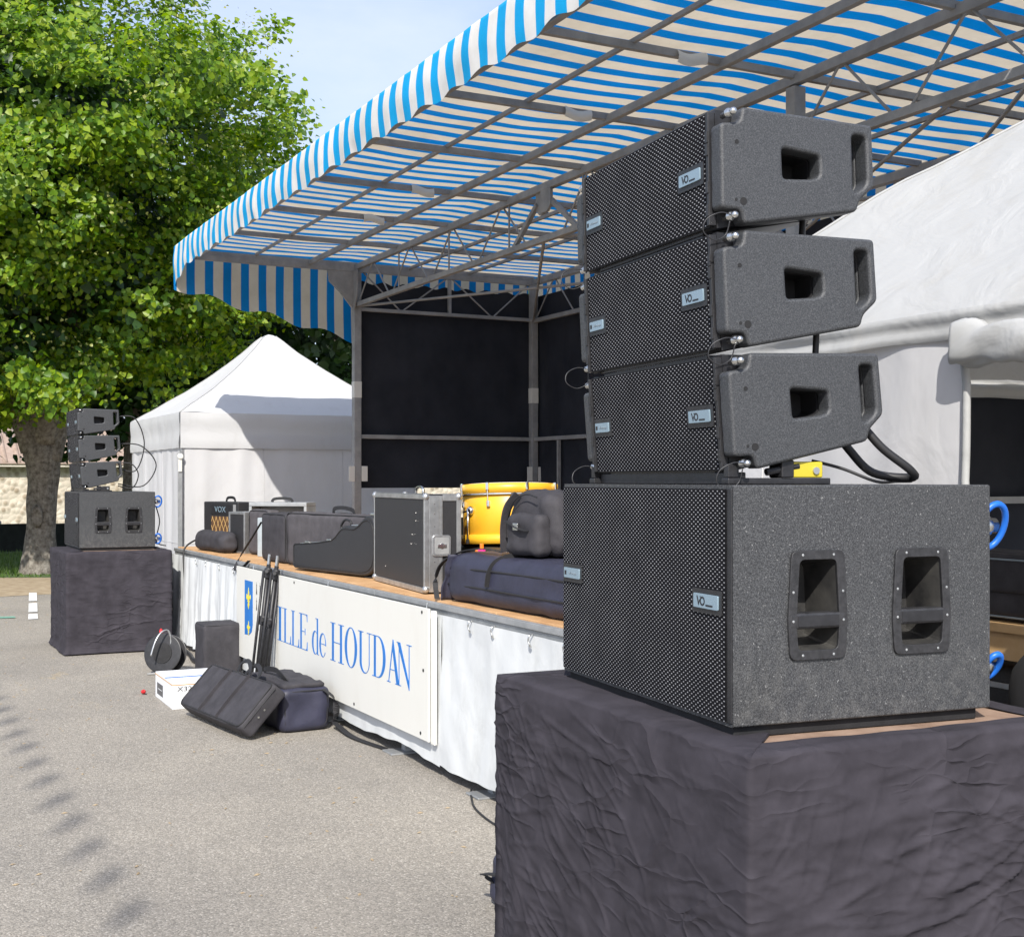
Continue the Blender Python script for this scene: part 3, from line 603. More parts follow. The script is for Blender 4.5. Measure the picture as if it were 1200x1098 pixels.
for k, (cx, cz) in enumerate(((-10.315, .68), (-10.215, .675), (-10.265, .52), (-10.315, .81), (-10.215, .81))):
    s = .052; g = MB()
    for i, p in enumerate(([(0, 1.1), (.22, 0), (.5, -.9), (.18, -.6), (0, -1.0), (-.18, -.6), (-.5, -.9), (-.22, 0)], [(-.35, .5), (.35, .5), (.35, .62), (-.35, .62)])): g.prism([(cx + a * s * .55, cz + b_ * s) for a, b_ in p], BY - .0016 - .0001 * i, BY - .0002, lambda a, b_, c: (a, c, b_))
    obj('ermine_spot', g, 'ink', bn)

# ================================================================== STAGE CANOPY
cn = thing('stage_canopy', 'blue and cream striped canopy on a grey steel truss frame over the stage', 'canopy', (0, 0, 0))
XL, XR, XE, YF, YT, YB = -13.5, -4.75, -4.2, 3.17, 4.965, 7.2
RX = [XL + k * (XR - XL) / 7 for k in range(8)]
TZ = 4.235
def tarp(a, c):
    x = -14.0 + (14.0 - 3.85) * a; y = 3.08 + (7.45 - 3.08) * c
    ph = ((x - XL) / 1.25) % 1; s = math.sin(math.pi * ph) ** 2
    q = math.sin(math.pi * min(1, max(0, (y - 3.1) / 1.87))) if y < 4.97 else math.sin(math.pi * (y - 4.97) / 2.3)
    q = max(0, q)
    z = TZ - .016 * s * q - .022 * q - .02 * max(0, y - 5.5) + .006 * nz(x * 3, y * 3)
    if a < .01: z -= .02
    return (x, y, z)
obj('roof_tarp', MB().grid(240, 60, tarp), 'tarpx', cn, smooth=True, fix=False)
def fval(a, c):
    x = -14.03 + (14.03 - 3.82) * a; ph = ((x - XL) / .42) % 1
    zb = 3.98 - .032 * math.sin(math.pi * ph) ** 2 + .02 * nz(x * 1.4, 2) - (.16 * max(0, (-13.45 - x) / .58))
    z = TZ + .035 - (TZ + .035 - zb) * c
    y = 3.075 - .025 * math.sin(min(1, c * 1.4) * math.pi * .5) - .014 * nz(x * 5, c * 1.5) * (c + .3) + .02 * (c ** 2)
    if c < .06: y += .05 * (1 - c / .06); z -= .02 * (1 - c / .06)
    return (x, y, z)
obj('front_valance', MB().grid(460, 16, fval), 'tarpf', cn, smooth=True, fix=False)
def sval(xs, lo):
    def f(a, c):
        y = 3.06 + (7.42 - 3.06) * a
        base = np.interp(y, [3.0, 3.9, 4.6, 5.15, 5.2, 7.5], lo)
        zb = base + .035 * math.sin(y * 9.5) + .015 * nz(y * 4, 3)
        return (xs + .018 * nz(y * 3.2, c * 1.2, xs) - .02 * math.sin(c * 3.1), y, TZ - .005 - (TZ - .005 - zb) * c)
    return f
obj('side_valance', MB().grid(160, 14, sval(-14.02, [3.80, 3.60, 3.44, 3.30, 3.84, 3.80])), 'tarpy', cn, smooth=True, fix=False)
obj('side_valance', MB().grid(160, 14, sval(-3.83, [3.9, 3.9, 3.9, 3.9, 3.9, 3.9])), 'tarpy', cn, smooth=True, fix=False)
def bval(a, c):
    x = -14.0 + 10.15 * a; return (x, 7.45 + .012 * nz(x * 3, c) * c, TZ - .038 - (.36 + .03 * math.sin(x * 8)) * c)
obj('back_valance', MB().grid(240, 10, bval), 'tarpx', cn, smooth=True, fix=False)
fo = lambda nm, g, **k: obj(nm, g, 'frame', cn, **k)
# perimeter and purlins (along X), rafters (along Y)
fo('front_beam', MB().bar((XL - .05, YF, 4.065), (XE + .05, YF, 4.065), .05, .06), bevel=.004)
fo('purlin', MB().bar((XL, 3.82, 4.125), (XE, 3.82, 4.125), .026), bevel=.002)
fo('purlin', MB().bar((XL, 4.42, 4.085), (XE, 4.42, 4.085), .042, .05), bevel=.003)
for y in (5.6, 6.35): fo('purlin', MB().bar((XL, y, 4.11), (XE, y, 4.11), .03), bevel=.002)
for x in RX + [XE]:
    fo('rafter', MB().bar((x, YF, 4.10), (x, YB, 4.105), .036, .045), bevel=.003)
fo('top_chord', MB().bar((XL, YT, 4.075), (XE, YT, 4.075), .055, .06), bevel=.003)
fo('top_chord', MB().bar((XL, YB, 4.06), (XE, YB, 4.06), .07, .07), bevel=.003)
fo('bottom_chord', MB().bar((XL, YT, 3.655), (XE, YT, 3.655), .05, .05), bevel=.003)
fo('bottom_chord', MB().bar((XL, YB, 3.60), (XE, YB, 3.60), .05, .05), bevel=.003)
for x in (XL, XE):
    fo('side_chord', MB().bar((x, YF, 4.05), (x, YB, 4.05), .05, .06), bevel=.003)
    fo('side_chord', MB().bar((x, YT, 3.61), (x, YB, 3.61), .04, .04), bevel=.003)
    for a, c in ((YT + .05, 5.5), (5.5, 6.1), (6.1, 6.65), (6.65, YB - .05)):
        up = a in (5.5, 6.65); fo('lattice_rod', MB().tube([(x, a, 3.61 if up else 4.05), (x, c, 4.05 if up else 3.61)], .009, 6))
    fo('upright', MB().bar((x, 6.1, 3.61), (x, 6.1, 4.05), .035))
def lattice(y, z0, z1, x0, x1, n):
    for k in range(n):
        a = x0 + (x1 - x0) * k / n; c = x0 + (x1 - x0) * (k + 1) / n; m_ = (a + c) / 2
        fo('lattice_rod', MB().tube([(a + .05, y, z0), (m_, y, z1)], .009, 6)); fo('lattice_rod', MB().tube([(m_, y, z1), (c - .05, y, z0)], .009, 6))
XM = (XL + XR) / 2
lattice(YT, 3.655, 4.075, XL, XM - .25, 4); lattice(YT, 3.655, 4.075, XM + .25, XE, 5)
lattice(YB, 3.60, 4.06, XL, XM - .25, 4); lattice(YB, 3.60, 4.06, XM + .25, XE, 5)
for y, zt, zb in ((YT, 4.075, 3.655), (YB, 4.06, 3.60)):
    for s in (-1, 1):
        fo('gusset', MB().prism([(XM - s * .02, zt - .03), (XM + s * .15, zt - .03), (XM + s * .15, zt - .16), (XM + s * .09, zt - .21), (XM - s * .02, zt - .21)], y - .012 - s * .014, y + .012 - s * .014, lambda a, b_, c: (a, c, b_)))
    fo('knee_brace', MB().bar((XM + .12, y, zt - .12), (XM + .55, y, zb), .035)); fo('knee_brace', MB().bar((XM - .12, y, zt - .12), (XM - .55, y, zb), .035))
for x, s in ((XL, 1),):
    for y, zt in ((YT, 4.05), (YB, 4.04)):
        fo('gusset', MB().prism([(x - .02 * s, zt - .02), (x + s * .16, zt - .02), (x + s * .14, zt - .30), (x + s * .05, zt - .46), (x - .02 * s, zt - .46)], y - .05, y - .038, lambda a, b_, c: (a, c, b_)))
    if s > 0: fo('gusset', MB().prism([(YT - .34, 4.03), (YT, 4.03), (YT, 3.60), (YT - .05, 3.60), (YT - .10, 3.70), (YT - .32, 3.90)], x - .02, x + .02, lambda a, b_, c: (c, a, b_)))
    if s > 0: fo('knee_brace', MB().bar((x, YT - .30, 3.93), (x, YT - .02, 3.60), .03))
# long wind braces under the roof
for a, c in (((XM, YT, 3.66), (XL, YB, 3.62)), ((XM, YT, 3.66), (XR, YB, 3.62)), ((XM, YB, 3.62), (XL, YT, 3.64)), ((XM, YB, 3.62), (XR, YT, 3.64)), ((XE, YT, 3.66), (XE - 2.6, YB, 4.02))):
    fo('wind_brace', MB().tube([a, c], .014, 6))
for x in RX[1:7]:
    fo('lattice_rod', MB().tube([(x, YT, 3.655), (x, YT, 4.05)], .009, 6))
# posts
for x, y in ((XL, YT), (XL, YB), (-6.0, YT), (XR, YB)):
    if True:
        p = fo('post', MB().bar((x, y, DZ), (x, y, 4.03), .085, .085), bevel=.006)
        q = obj('base_plate', MB().box(x - .12, x + .12, y - .12, y + .12, DZ, DZ + .012), 'frame', p)
        obj('white_sleeve', MB().box(x - .0445, x + .0445, y - .0445, y + .0445, 2.62, 2.80), 'board', p, bevel=.003)
        for s in (-1, 1): obj('white_plate', MB().box(x + .046, x + .056, y + s * .075 - .035, y + s * .075 + .035, 1.69, 1.86), 'board', p, bevel=.003)
# small folded flaps of tarp strapped on the rafters
for k, (x, y) in enumerate(((RX[2], 4.2), (RX[3], 4.15), (RX[5], 4.18), (RX[6], 4.2), (RX[5], 6.0))):
    def fl(a, c): return (x + .03 + .015 * math.sin(c * 3.1), y - .10 + .20 * a, 4.115 - .07 * c + .012 * math.sin(a * 5 + k))
    obj('tarp_flap', MB().grid(10, 4, fl), 'board', cn, smooth=True, fix=False)
# black side and back walls
def wall_side(x, y0, y1, z0, z1, sgn, seed):
    return MB().grid(60, 40, lambda a, c: (x + sgn * .02 * nz(a * 4, c * 2.5, seed) + sgn * .008 * nz(a * 14, c * 4, seed), y0 + (y1 - y0) * a, z0 + (z1 - z0) * c + (.018 * math.sin(a * 55) if c == 1 else 0)))
obj('black_side_panel', wall_side(XL - .06, YT + .02, YB + .05, 1.615, 3.92, 1, 1), 'panel', cn, smooth=True, fix=False)
obj('black_side_panel', wall_side(XR + .045, YT - .6, YB - .02, 1.0, 2.62, 1, 2), 'panel', cn, smooth=True, fix=False)
obj('black_back_panel', MB().grid(160, 40, lambda a, c: (XL - .07 + (XR - XL + .04) * a, YB + .06 + .03 * nz(a * 20, c * 2.5) + .012 * nz(a * 60, c * 3), 1.45 + 2.45 * c)), 'panel', cn, smooth=True, fix=False)
for x in (XL, XR):
    fo('wall_rail', MB().bar((x, YT + .04, 2.19), (x, YB - .04, 2.19), .035, .045), bevel=.003)
fo('wall_rail', MB().bar((XL + .05, YB, 2.19), (XR - .05, YB, 2.19), .035, .045), bevel=.003)
for k in range(1, 11): fo('wall_stud', MB().bar((XL + .62 + (k - 1) * .85, YB, 1.0), (XL + .62 + (k - 1) * .85, YB, 2.165), .035))
for y in (5.45, 6.3): fo('wall_stud', MB().bar((XR + .085, y, 1.62), (XR + .085, y, 2.18), .035))
fo('wall_rail', MB().bar((XR + .085, YT - .5, 1.60), (XR + .085, YB, 1.60), .03, .035)); fo('wall_rail', MB().bar((XR + .085, YT - .5, 2.20), (XR + .085, YB, 2.20), .03, .04))

# ================================================================== TENTS
def pagoda(name, label, x1, y0, S_, ze, zp, val, sides, valback=None, concave=.22, seed=0, fab='tent'):
    """x1 = side nearest the camera (+X), y0 = front side; S_ = width"""
    t = thing(name, label, 'tent', (0, 0, 0)); x0 = x1 - S_; y1 = y0 + S_; cx, cy = (x0 + x1) / 2, (y0 + y1) / 2
    cor = [(x1, y0), (x1, y1), (x0, y1), (x0, y0)]
    for k in range(4):
        a, b_ = cor[k], cor[(k + 1) % 4]
        def f(u, w):
            ex, ey = a[0] + (b_[0] - a[0]) * u, a[1] + (b_[1] - a[1]) * u
            px_, py_ = ex + (cx - ex) * w, ey + (cy - ey) * w
            z = ze + (zp - ze) * ((1 - concave) * w + concave * w * w * w)
            dip = .05 * math.sin(math.pi * u) * math.sin(math.pi * min(1, w * 1.1)) * (1 - w)
            if w > .90: z -= (w - .90) * (w - .90) * 7
            return (px_, py_, z - dip + .012 * nz(px_ * 2.4 + seed, py_ * 2.4, w * 2) + .006 * nz(px_ * 1.5 + seed, py_ * 7, w * 9))
        obj('roof_panel', MB().grid(44, 30, f), fab, t, smooth=True, fix=False)
        obj('hip_seam', MB().tube([Vector(f(0, w_ / 20)) + Vector((0, 0, .003)) for w_ in range(20)], .006, 6), 'tent', t, smooth=True)
        vv = (valback if valback and k == 1 else val)
        nx_, ny_ = (b_[1] - a[1]) / S_, -(b_[0] - a[0]) / S_
        def fv(u, w):
            ex, ey = a[0] + (b_[0] - a[0]) * u, a[1] + (b_[1] - a[1]) * u
            o = .012 + .010 * nz(u * 9 + seed, w * 1.5, k) + .006 * math.sin(w * 9)
            return (ex + nx_ * o, ey + ny_ * o, ze - vv * w + .004 * nz(u * 14, 3, k) * w)
        obj('valance', MB().grid(70, 8, fv), 'inner' if valback and k == 1 else fab, t, smooth=True, fix=False)
        lg = obj('leg', MB().bar((a[0] - .03 * (1 if a[0] > cx else -1), a[1] - .03 * (1 if a[1] > cy else -1), 0), (a[0] - .03 * (1 if a[0] > cx else -1), a[1] - .03 * (1 if a[1] > cy else -1), ze - .03), .045), 'alu', t, bevel=.004)
        obj('foot', MB().box(a[0] - .09, a[0] + .03, a[1] - .04, a[1] + .08, 0, .008), 'alu', lg)
    for (k, u0, u1) in sides:
        a, b_ = cor[k], cor[(k + 1) % 4]; nx_, ny_ = (b_[1] - a[1]) / S_, -(b_[0] - a[0]) / S_
        def fw(u, w):
            uu = u0 + (u1 - u0) * u; ex, ey = a[0] + (b_[0] - a[0]) * uu, a[1] + (b_[1] - a[1]) * uu
            top = ze - vv_ * .6
            o = -.015 + .030 * nz(uu * 5 + seed, w * 1.6, k + 3) * (1 - .5 * w) + .012 * nz(uu * 19 + seed, w * 2.5, k + 7) + .012 * abs(math.sin(uu * 16 + 2 * nz(uu * 2, w)))
            return (ex + nx_ * o, ey + ny_ * o, .02 + (top - .02) * w)
        vv_ = valback if valback and k == 1 else val
        obj('side_wall', MB().grid(110, 50, fw), 'tentin', t, smooth=True, fix=False)
        for uu_ in ((.33, .67) if u1 - u0 > .8 else (.5,)):
            obj('wall_seam', MB().tube([Vector(fw(uu_, w_ / 24)) + Vector((nx_, ny_, 0)) * .002 for w_ in range(25)], .0035, 5), 'tentin', t, smooth=True)
        obj('wall_seam', MB().tube([Vector(fw(w_ / 40, .42)) + Vector((nx_, ny_, 0)) * .002 for w_ in range(41)], .003, 5), 'tentin', t, smooth=True)
    return t
lt = pagoda('pointed_tent', 'white pointed marquee tent beyond the left end of the stage', -15.1, 3.37, 3.0, 2.50, 3.70, .42, [(0, .01, .99), (3, .01, .99), (1, .01, .99)], seed=1, fab='tent2')
g = MB(); g.lathe([(.03, 0), (.035, .01), (.035, .025), (.02, .03)], 16, Matrix.Translation((-15.06, 3.36, 1.98)) @ Matrix.Rotation(R(90), 4, 'Y')); g.box(-15.075, -15.045, 3.34, 3.38, 1.80, 1.98)
obj('leg_clamp', g, 'board', lt, bevel=.004)
obj('corner_strap', MB().box(-15.068, -15.060, 3.335, 3.385, .9, 1.80), 'galv', lt)
rt = pagoda('white_tent', 'white tent with rolled up door flap behind the near loudspeakers', -1.62, 2.87, 3.0, 2.20, 3.25, .085, [(3, .01, .633)], valback=.40, concave=-.26, seed=9)
# wall (3) runs from (x0,y0) to (x1,y0) -> u from 0 at x0
roll = MB(); P = [(-2.72 + 1.03 * k / 14, 2.825 + .012 * math.sin(k * 1.7), 2.095 - .022 * math.sin(math.pi * k / 14) + .006 * nz(k, 1)) for k in range(15)]
P = spline(P, 6); roll.tube(P, [(.054 + .006 * math.sin(k * .35)) for k in range(len(P))], 20)
for i, q in enumerate(roll.v):
    w = Vector(q); roll.v[i] = tuple(w + Vector((.0, .010, .012)) * nz(w.x * 5, w.y * 30, w.z * 30) + Vector((0, .004, .006)) * nz(w.x * 18, w.y * 40, w.z * 40) + Vector((0, (w.y - 2.825), (w.z - 2.08))) * (.13 * math.sin(w.x * 34 + 3 * math.atan2(w.z - 2.08, w.y - 2.825))))
roll.v = [(x_, 2.825 + (y_ - 2.825) * .5, 2.08 + (z_ - 2.08) * 1.08 - .012 * abs(nz(x_ * 3, 4))) for x_, y_, z_ in roll.v]
rfl = obj('rolled_flap', roll, 'tent', rt, smooth=True)
for p_ in rfl.data.polygons:
    if len(p_.vertices) > 4: p_.use_smooth = False
obj('door_hem', MB().tube([(-2.715 + .012 * nz(k * .6, 5), 2.875, 2.1 * k / 30 + .02) for k in range(31)], .012, 8), 'tent', rt, smooth=True)
obj('crossbar', MB().bar((-4.56, 2.93, 2.14), (-1.68, 2.93, 2.14), .03), 'alu', rt)

# ================================================================== LOUDSPEAKERS
SW, SD, SH = .985, .75, .56
def badge(parent, x, z, w, h, kind, y=0):
    bp = obj('badge_plate', plate([rrect(x - w / 2 - .012, x + w / 2 + .012, z - h / 2 - .012, z + h / 2 + .012, .004)], .001, 0, lambda a, b_, c: (a, y - .001 + c, b_)), 'blk', parent)
    b = obj('badge', plate([rrect(x - w / 2, x + w / 2, z - h / 2, z + h / 2, .003)], .0015, .0005, lambda a, b_, c: (a, y - .004 + c, b_)), 'badge', parent)
    fn = lambda ox, oz, sx=1: (lambda a, b_, c: (x + ox + a * sx, y - .0066 + c * .5, z + oz + b_))
    if kind == 'VIO':
        g = MB(); k = h * .34; ox = x - w * .20
        pr = lambda pts: g.prism([(ox + a * k, z + b_ * k) for a, b_ in pts], y - .0068, y - .0056, lambda a, b_, c: (a, c, b_))
        pr([(-1.5, 1), (-1.15, 1), (-.55, -.55), (-.75, -1)]); pr([(-.72, -1.0), (-.52, -.55), (-.1, .25), (-.4, .25)])
        g.lathe([(.16 * k, 0), (.16 * k, .001)], 10, Matrix.Translation((ox - .05 * k, y - .0056, z + .85 * k)) @ Matrix.Rotation(R(90), 4, 'X'))
        O = ell(.85, .0, 1.0, .95, 22, 0, 359.9); I = ell(.85, 0, .66, .62, 22, 0, 359.9)
        for i in range(22): pr([O[i], O[i + 1], I[i + 1], I[i]])
        pr([(2.2, -.95), (5.0, -.95), (5.0, -.6), (2.2, -.6)])
        obj('lettering', g, 'badge2', b)
    else:
        g = MB(); k = h * .2
        g.prism([(x - w * .38 + a * k, z + b_ * k) for a, b_ in ((-1, -1), (1, -1), (1, 1), (-1, 1))], y - .0068, y - .0056, lambda a, b_, c: (a, c, b_))
        obj('emblem', g, 'badge2', b)
        obj('lettering', text_mesh('dBTechnologies', h * .34, fn(w * .10, 0, .86)), 'badgegrey', b)

def handle(parent, y0, y1, z0, z1):
    """recessed grab handle in the +x side (x=0)"""
    ym = (y0 + y1) / 2
    def trap(g0, g1, i):
        return roundpoly([(y0 + .010 + i, z1 - i), (y1 - .010 - i, z1 - i), (y1 - i * 1.05, z0 + .35 * (z1 - z0)), (y1 - .006 - i, z0 + i), (y0 + .006 + i, z0 + i), (y0 + i * 1.05, z0 + .35 * (z1 - z0))], .018 - i * .2)
    h = obj('handle', plate([trap(0, 0, 0), trap(0, 0, .022)], .0025, .0012, lambda a, b_, c: (.0035 + c, a, b_)), 'hframe', parent)
    # cup
    o = trap(0, 0, .020); dpt = .115; g = MB(); k = len(o)
    inner = [(ym + (a - ym) * .74, (z0 + z1) / 2 + (b_ - (z0 + z1) / 2) * .80) for a, b_ in o]
    g.add([(.001, a, b_) for a, b_ in o] + [(-dpt, a, b_) for a, b_ in inner], [(i, (i + 1) % k, k + (i + 1) % k, k + i) for i in range(k)] + [tuple(range(k, 2 * k))])
    obj('cup', g, 'cup', h, fix=False)
    zb = z0 + .355 * (z1 - z0)
    obj('grip_bar', MB().box(-.030, .008, y0 + .003, y1 - .003, zb - .019, zb + .019), 'hframe', h, bevel=.006)
    obj('grip_insert', MB().box(.0082, .0098, y0 + .026, y1 - .026, zb - .013, zb + .013), 'blk', h, bevel=.001)
    for a, b_ in ((y0 + .040, z1 - .011), (y1 - .040, z1 - .011), (y0 + .040, z0 + .011), (y1 - .040, z0 + .011), (y0 + .014, z0 + .62 * (z1 - z0)), (y1 - .014, z0 + .62 * (z1 - z0)), (y0 + .013, zb), (y1 - .013, zb)):
        xx = .0085 if b_ == zb else .0072
        obj('screw', MB().lathe([(.0032, 0), (.0032, .0006), (.002, .0010)], 8, Matrix.Translation((xx - .0002, a, b_)) @ Matrix.Rotation(R(90), 4, 'Y')), 'galv', h)

def make_sub(label, loc, rz, group):
    s = thing('subwoofer', label, 'speaker', loc, rz, group)
    ys = [.008, .168, .302, .464, .606, SD]; zs = [0, .160, .394, SH]; g = MB()
    # +x side built as cells so that the handle pockets are real openings
    for i in range(5):
        for j in range(3):
            if i in (1, 3) and j == 1: continue
            g.add([(0, ys[i], zs[j]), (0, ys[i + 1], zs[j]), (0, ys[i + 1], zs[j + 1]), (0, ys[i], zs[j + 1])], [(0, 1, 2, 3)])
    g.add([(-SW, ys[0], 0), (-SW, SD, 0), (-SW, SD, SH), (-SW, ys[0], SH)], [(3, 2, 1, 0)])
    for i in range(5):
        g.add([(0, ys[i], SH), (0, ys[i + 1], SH), (-SW, ys[i + 1], SH), (-SW, ys[i], SH)], [(0, 1, 2, 3)]); g.add([(0, ys[i], 0), (0, ys[i + 1], 0), (-SW, ys[i + 1], 0), (-SW, ys[i], 0)], [(3, 2, 1, 0)])
    for j in range(3): g.add([(0, SD, zs[j]), (-SW, SD, zs[j]), (-SW, SD, zs[j + 1]), (0, SD, zs[j + 1])], [(0, 1, 2, 3)])
    fr = .014
    for (xa, xb, za, zb) in ((-fr, 0, 0, SH), (-SW, -SW + fr, 0, SH), (-SW + fr, -fr, 0, fr), (-SW + fr, -fr, SH - fr, SH)):
        g.add([(xa, .008, za), (xb, .008, za), (xb, .008, zb), (xa, .008, zb)], [(0, 1, 2, 3)])
    me = g.mesh('cabinet'); bm = bmesh.new(); bm.from_mesh(me); bmesh.ops.remove_doubles(bm, verts=bm.verts[:], dist=1e-5); bmesh.ops.recalc_face_normals(bm, faces=bm.faces[:]); bm.to_mesh(me); bm.free()
    obj('cabinet', me, 'cab', s, bevel=.005, fix=False)
    obj('grille_bed', MB().box(-SW + .006, -.006, .012, .03, .006, SH - .006), 'blkdull', s)
    obj('grille', MB().grid(20, 12, lambda a, c: (-SW + .012 + (SW - .036) * a, .0015 + .0015 * abs(nz(a * 5, c * 3)), .010 + (SH - .02) * c)), 'grille', s, fix=False, smooth=True)
    obj('grille_edge', MB().box(-SW + .011, -.023, .0045, .0115, .009, SH - .009), 'blk', s)
    obj('grille_strip', MB().box(-.022, -.003, .004, .012, .008, SH - .008), 'blk', s, bevel=.002)
    badge(s, -.105, .283, .115, .034, 'VIO'); badge(s, SW * -1 + .088, .297, .11, .030, 'dB')
    handle(s, .152, .318, .148, .406); handle(s, .448, .622, .148, .406)
    obj('plinth', MB().box(-SW + .02, -.018, .02, SD - .03, -.028, -.0005), 'blkdull', s, bevel=.003)
    return s

MW, MD = .84, .43
def pin(parent, x, y, z, loop=True, sgn=1):
    p = obj('locking_pin', MB().lathe([(.007, 0), (.007, .022), (.011, .024), (.0125, .031), (.009, .038), (.0055, .041), (.0055, .046), (.009, .048), (.0085, .054), (.003, .058)], 12, Matrix.Translation((x - .004 * sgn, y, z)) @ Matrix.Rotation(R(90 * sgn), 4, 'Y')), 'steel', parent, smooth=True)
    if loop:
        q = MB().tube(spline([(x + .035 * sgn, y, z), (x + .042 * sgn, y - .035, z + .004), (x + .036 * sgn, y - .070, z - .012), (x + .030 * sgn, y - .076, z - .040), (x + .026 * sgn, y - .045, z - .058), (x + .022 * sgn, y - .012, z - .044), (x + .03 * sgn, y - .004, z - .012)], 5), .0015, 6)
        obj('lanyard', q, 'hframe', p, smooth=True)
def make_module(label, group):
    s = thing('line_array_module', label, 'speaker', (0, 0, 0), 0, group)
    outl = roundpoly([(0, .098), (.054, .104), (.060, .140), (.432, .124), (.436, -.028), (.392, -.064), (.384, -.092), (.060, -.139), (.054, -.106), (0, -.104)], .012)
    pocket = roundpoly([(.170, .050), (.276, .038), (.276, -.012), (.255, -.020), (.172, -.024)], .010)
    slot = roundpoly([(.372, .098), (.412, .096), (.414, -.018), (.398, -.036), (.374, -.046)], .012)
    ct = .050
    for k, x in enumerate((-ct / 2, -MW + ct / 2)):
        c = obj('side_cheek', plate([outl, pocket, slot], ct / 2 - .008, .008, lambda a, b_, c_: (x + c_, a, b_), 2), 'cheek', s)
        c.data.polygons.foreach_set('use_smooth', [True] * len(c.data.polygons)); m_ = c.modifiers.new('wn', 'WEIGHTED_NORMAL')
        xs = 0 if k == 0 else -MW; sg = 1 if k == 0 else -1
        for yy, zz, rr in ((.060, -.085, .0095), (.040, -.082, .004), (.044, .055, .0055)):
            obj('screw_hole', MB().lathe([(rr, 0), (rr, .0014)], 12, Matrix.Translation((xs - .0006 * sg, yy, zz)) @ Matrix.Rotation(R(90 * sg), 4, 'Y')), 'blkdull', c)
    obj('body', MB().prism([(.016, .1470), (.10, .1400), (.335, .124), (.335, -.092), (.016, -.1470)], -MW + .121, -.121, lambda a, b_, c: (c, a, b_)), 'blk', s, bevel=.003)
    for x in (-.086, -MW + .086):
        obj('pocket_wall', plate([[(.016, .142), (.016, -.142), (.335, -.091), (.335, .124)], pocket], .0345, 0, lambda a, b_, c_: (x + c_, a, b_)), 'blk', s)
        hf = obj('handle_frame', plate([roundpoly([(.336, .126), (.430, .122), (.434, -.027), (.391, -.062), (.383, -.088), (.336, -.091)], .010), slot], .0165, .006, lambda a, b_, c_: (x + .0125 * (1 if x > -.4 else -1) + c_, a, b_)), 'cheek', s)
        hf.data.polygons.foreach_set('use_smooth', [True] * len(hf.data.polygons)); hf.modifiers.new('wn', 'WEIGHTED_NORMAL')
    obj('amp_panel', MB().box(-MW + .14, -.14, .336, .346, -.075, .105), 'alu', s, bevel=.003)
    obj('grille', MB().grid(16, 8, lambda a, c: (-MW + .063 + (MW - .130) * a, .003 - .001 * math.sin(a * 3.14), -.1360 + .272 * c)), 'grille', s, fix=False, smooth=True)
    obj('grille_edge', MB().box(-MW + .062, -.066, .0045, .0155, -.1375, .1375), 'blk', s)
    for sgn, xa in ((1, -.064), (-1, -MW + .052)):
        r = obj('rigging_rail', MB().box(xa, xa + .012, -.004, .016, -.136, .136), 'blk', s, bevel=.002)
        for zc in (-.10, -.045, .045, .075): obj('rail_clip', MB().box(xa + .002, xa + .014, -.008, -.0045, zc - .014, zc + .014), 'blk', r, bevel=.001)
    badge(s, -.148, -.002, .105, .030, 'VIO', .002); badge(s, -MW + .125, -.008, .088, .027, 'dB', .002)
    for zz in (-.122, .122):
        pin(s, -.030, .026, zz, zz < 0); pin(s, -MW + .030, .026, zz, zz < 0, -1)
    return s

GA = 'subwoofers under the line arrays'; GM = 'line array modules'
NS = Vector((-2.394, 1.79)); TH = 1.10; NRZ = -6.1
near_sub = make_sub('large black subwoofer in the foreground on the draped table', (NS.x, NS.y, TH + .0295), NRZ, GA)
FS = Vector((-13.30, 1.965)); FTH = .995
far_sub = copy_tree(near_sub); far_sub.location = (FS.x, FS.y, FTH + .0295); far_sub.rotation_euler.z = 0
far_sub['label'] = 'distant black subwoofer on the draped table at the far end'
mod = make_module('', GM)
def array(sub, sz, tilts, labels, first):
    base = sub.matrix_basis.copy() if False else Matrix.Translation(sub.location) @ Matrix.Rotation(sub.rotation_euler.z, 4, 'Z')
    z = SH + .026; y = .056; out = []
    # bottom module first: pivot at its front bottom edge
    for k, t in enumerate(tilts):
        m_ = first if (first and k == 0) else copy_tree(mod)
        a = R(t)
        # front faces down by a: rotate about x by +a (top forward)
        rot = Matrix.Rotation(a, 4, 'X')
        lo = rot @ Vector((0, 0, -.145 * sz)); hi = rot @ Vector((0, 0, .145 * sz))
        cen = Vector((-(SW - MW * sz) / 2, y - lo.y, z - lo.z)); m_.scale = (sz, sz, sz)
        mw = base @ Matrix.Translation(cen) @ rot
        m_.location = mw.to_translation(); m_.rotation_euler = mw.to_euler()
        m_['label'] = labels[k]; out.append(m_)
        y = y - lo.y + hi.y; z = z - lo.z + hi.z + .004
    return base, out
nb, nm = array(near_sub, 1, (4.3, 2.7, 1.1), ('bottom of the three foreground line array modules, just above the subwoofer', 'middle of the three foreground line array modules', 'topmost of the three foreground line array modules'), mod)
fb, fm = array(far_sub, .93, (5.6, 3.7, 1.6), ('bottom of the three small distant line array modules', 'middle of the three small distant line array modules', 'topmost of the three small distant line array modules'), None)

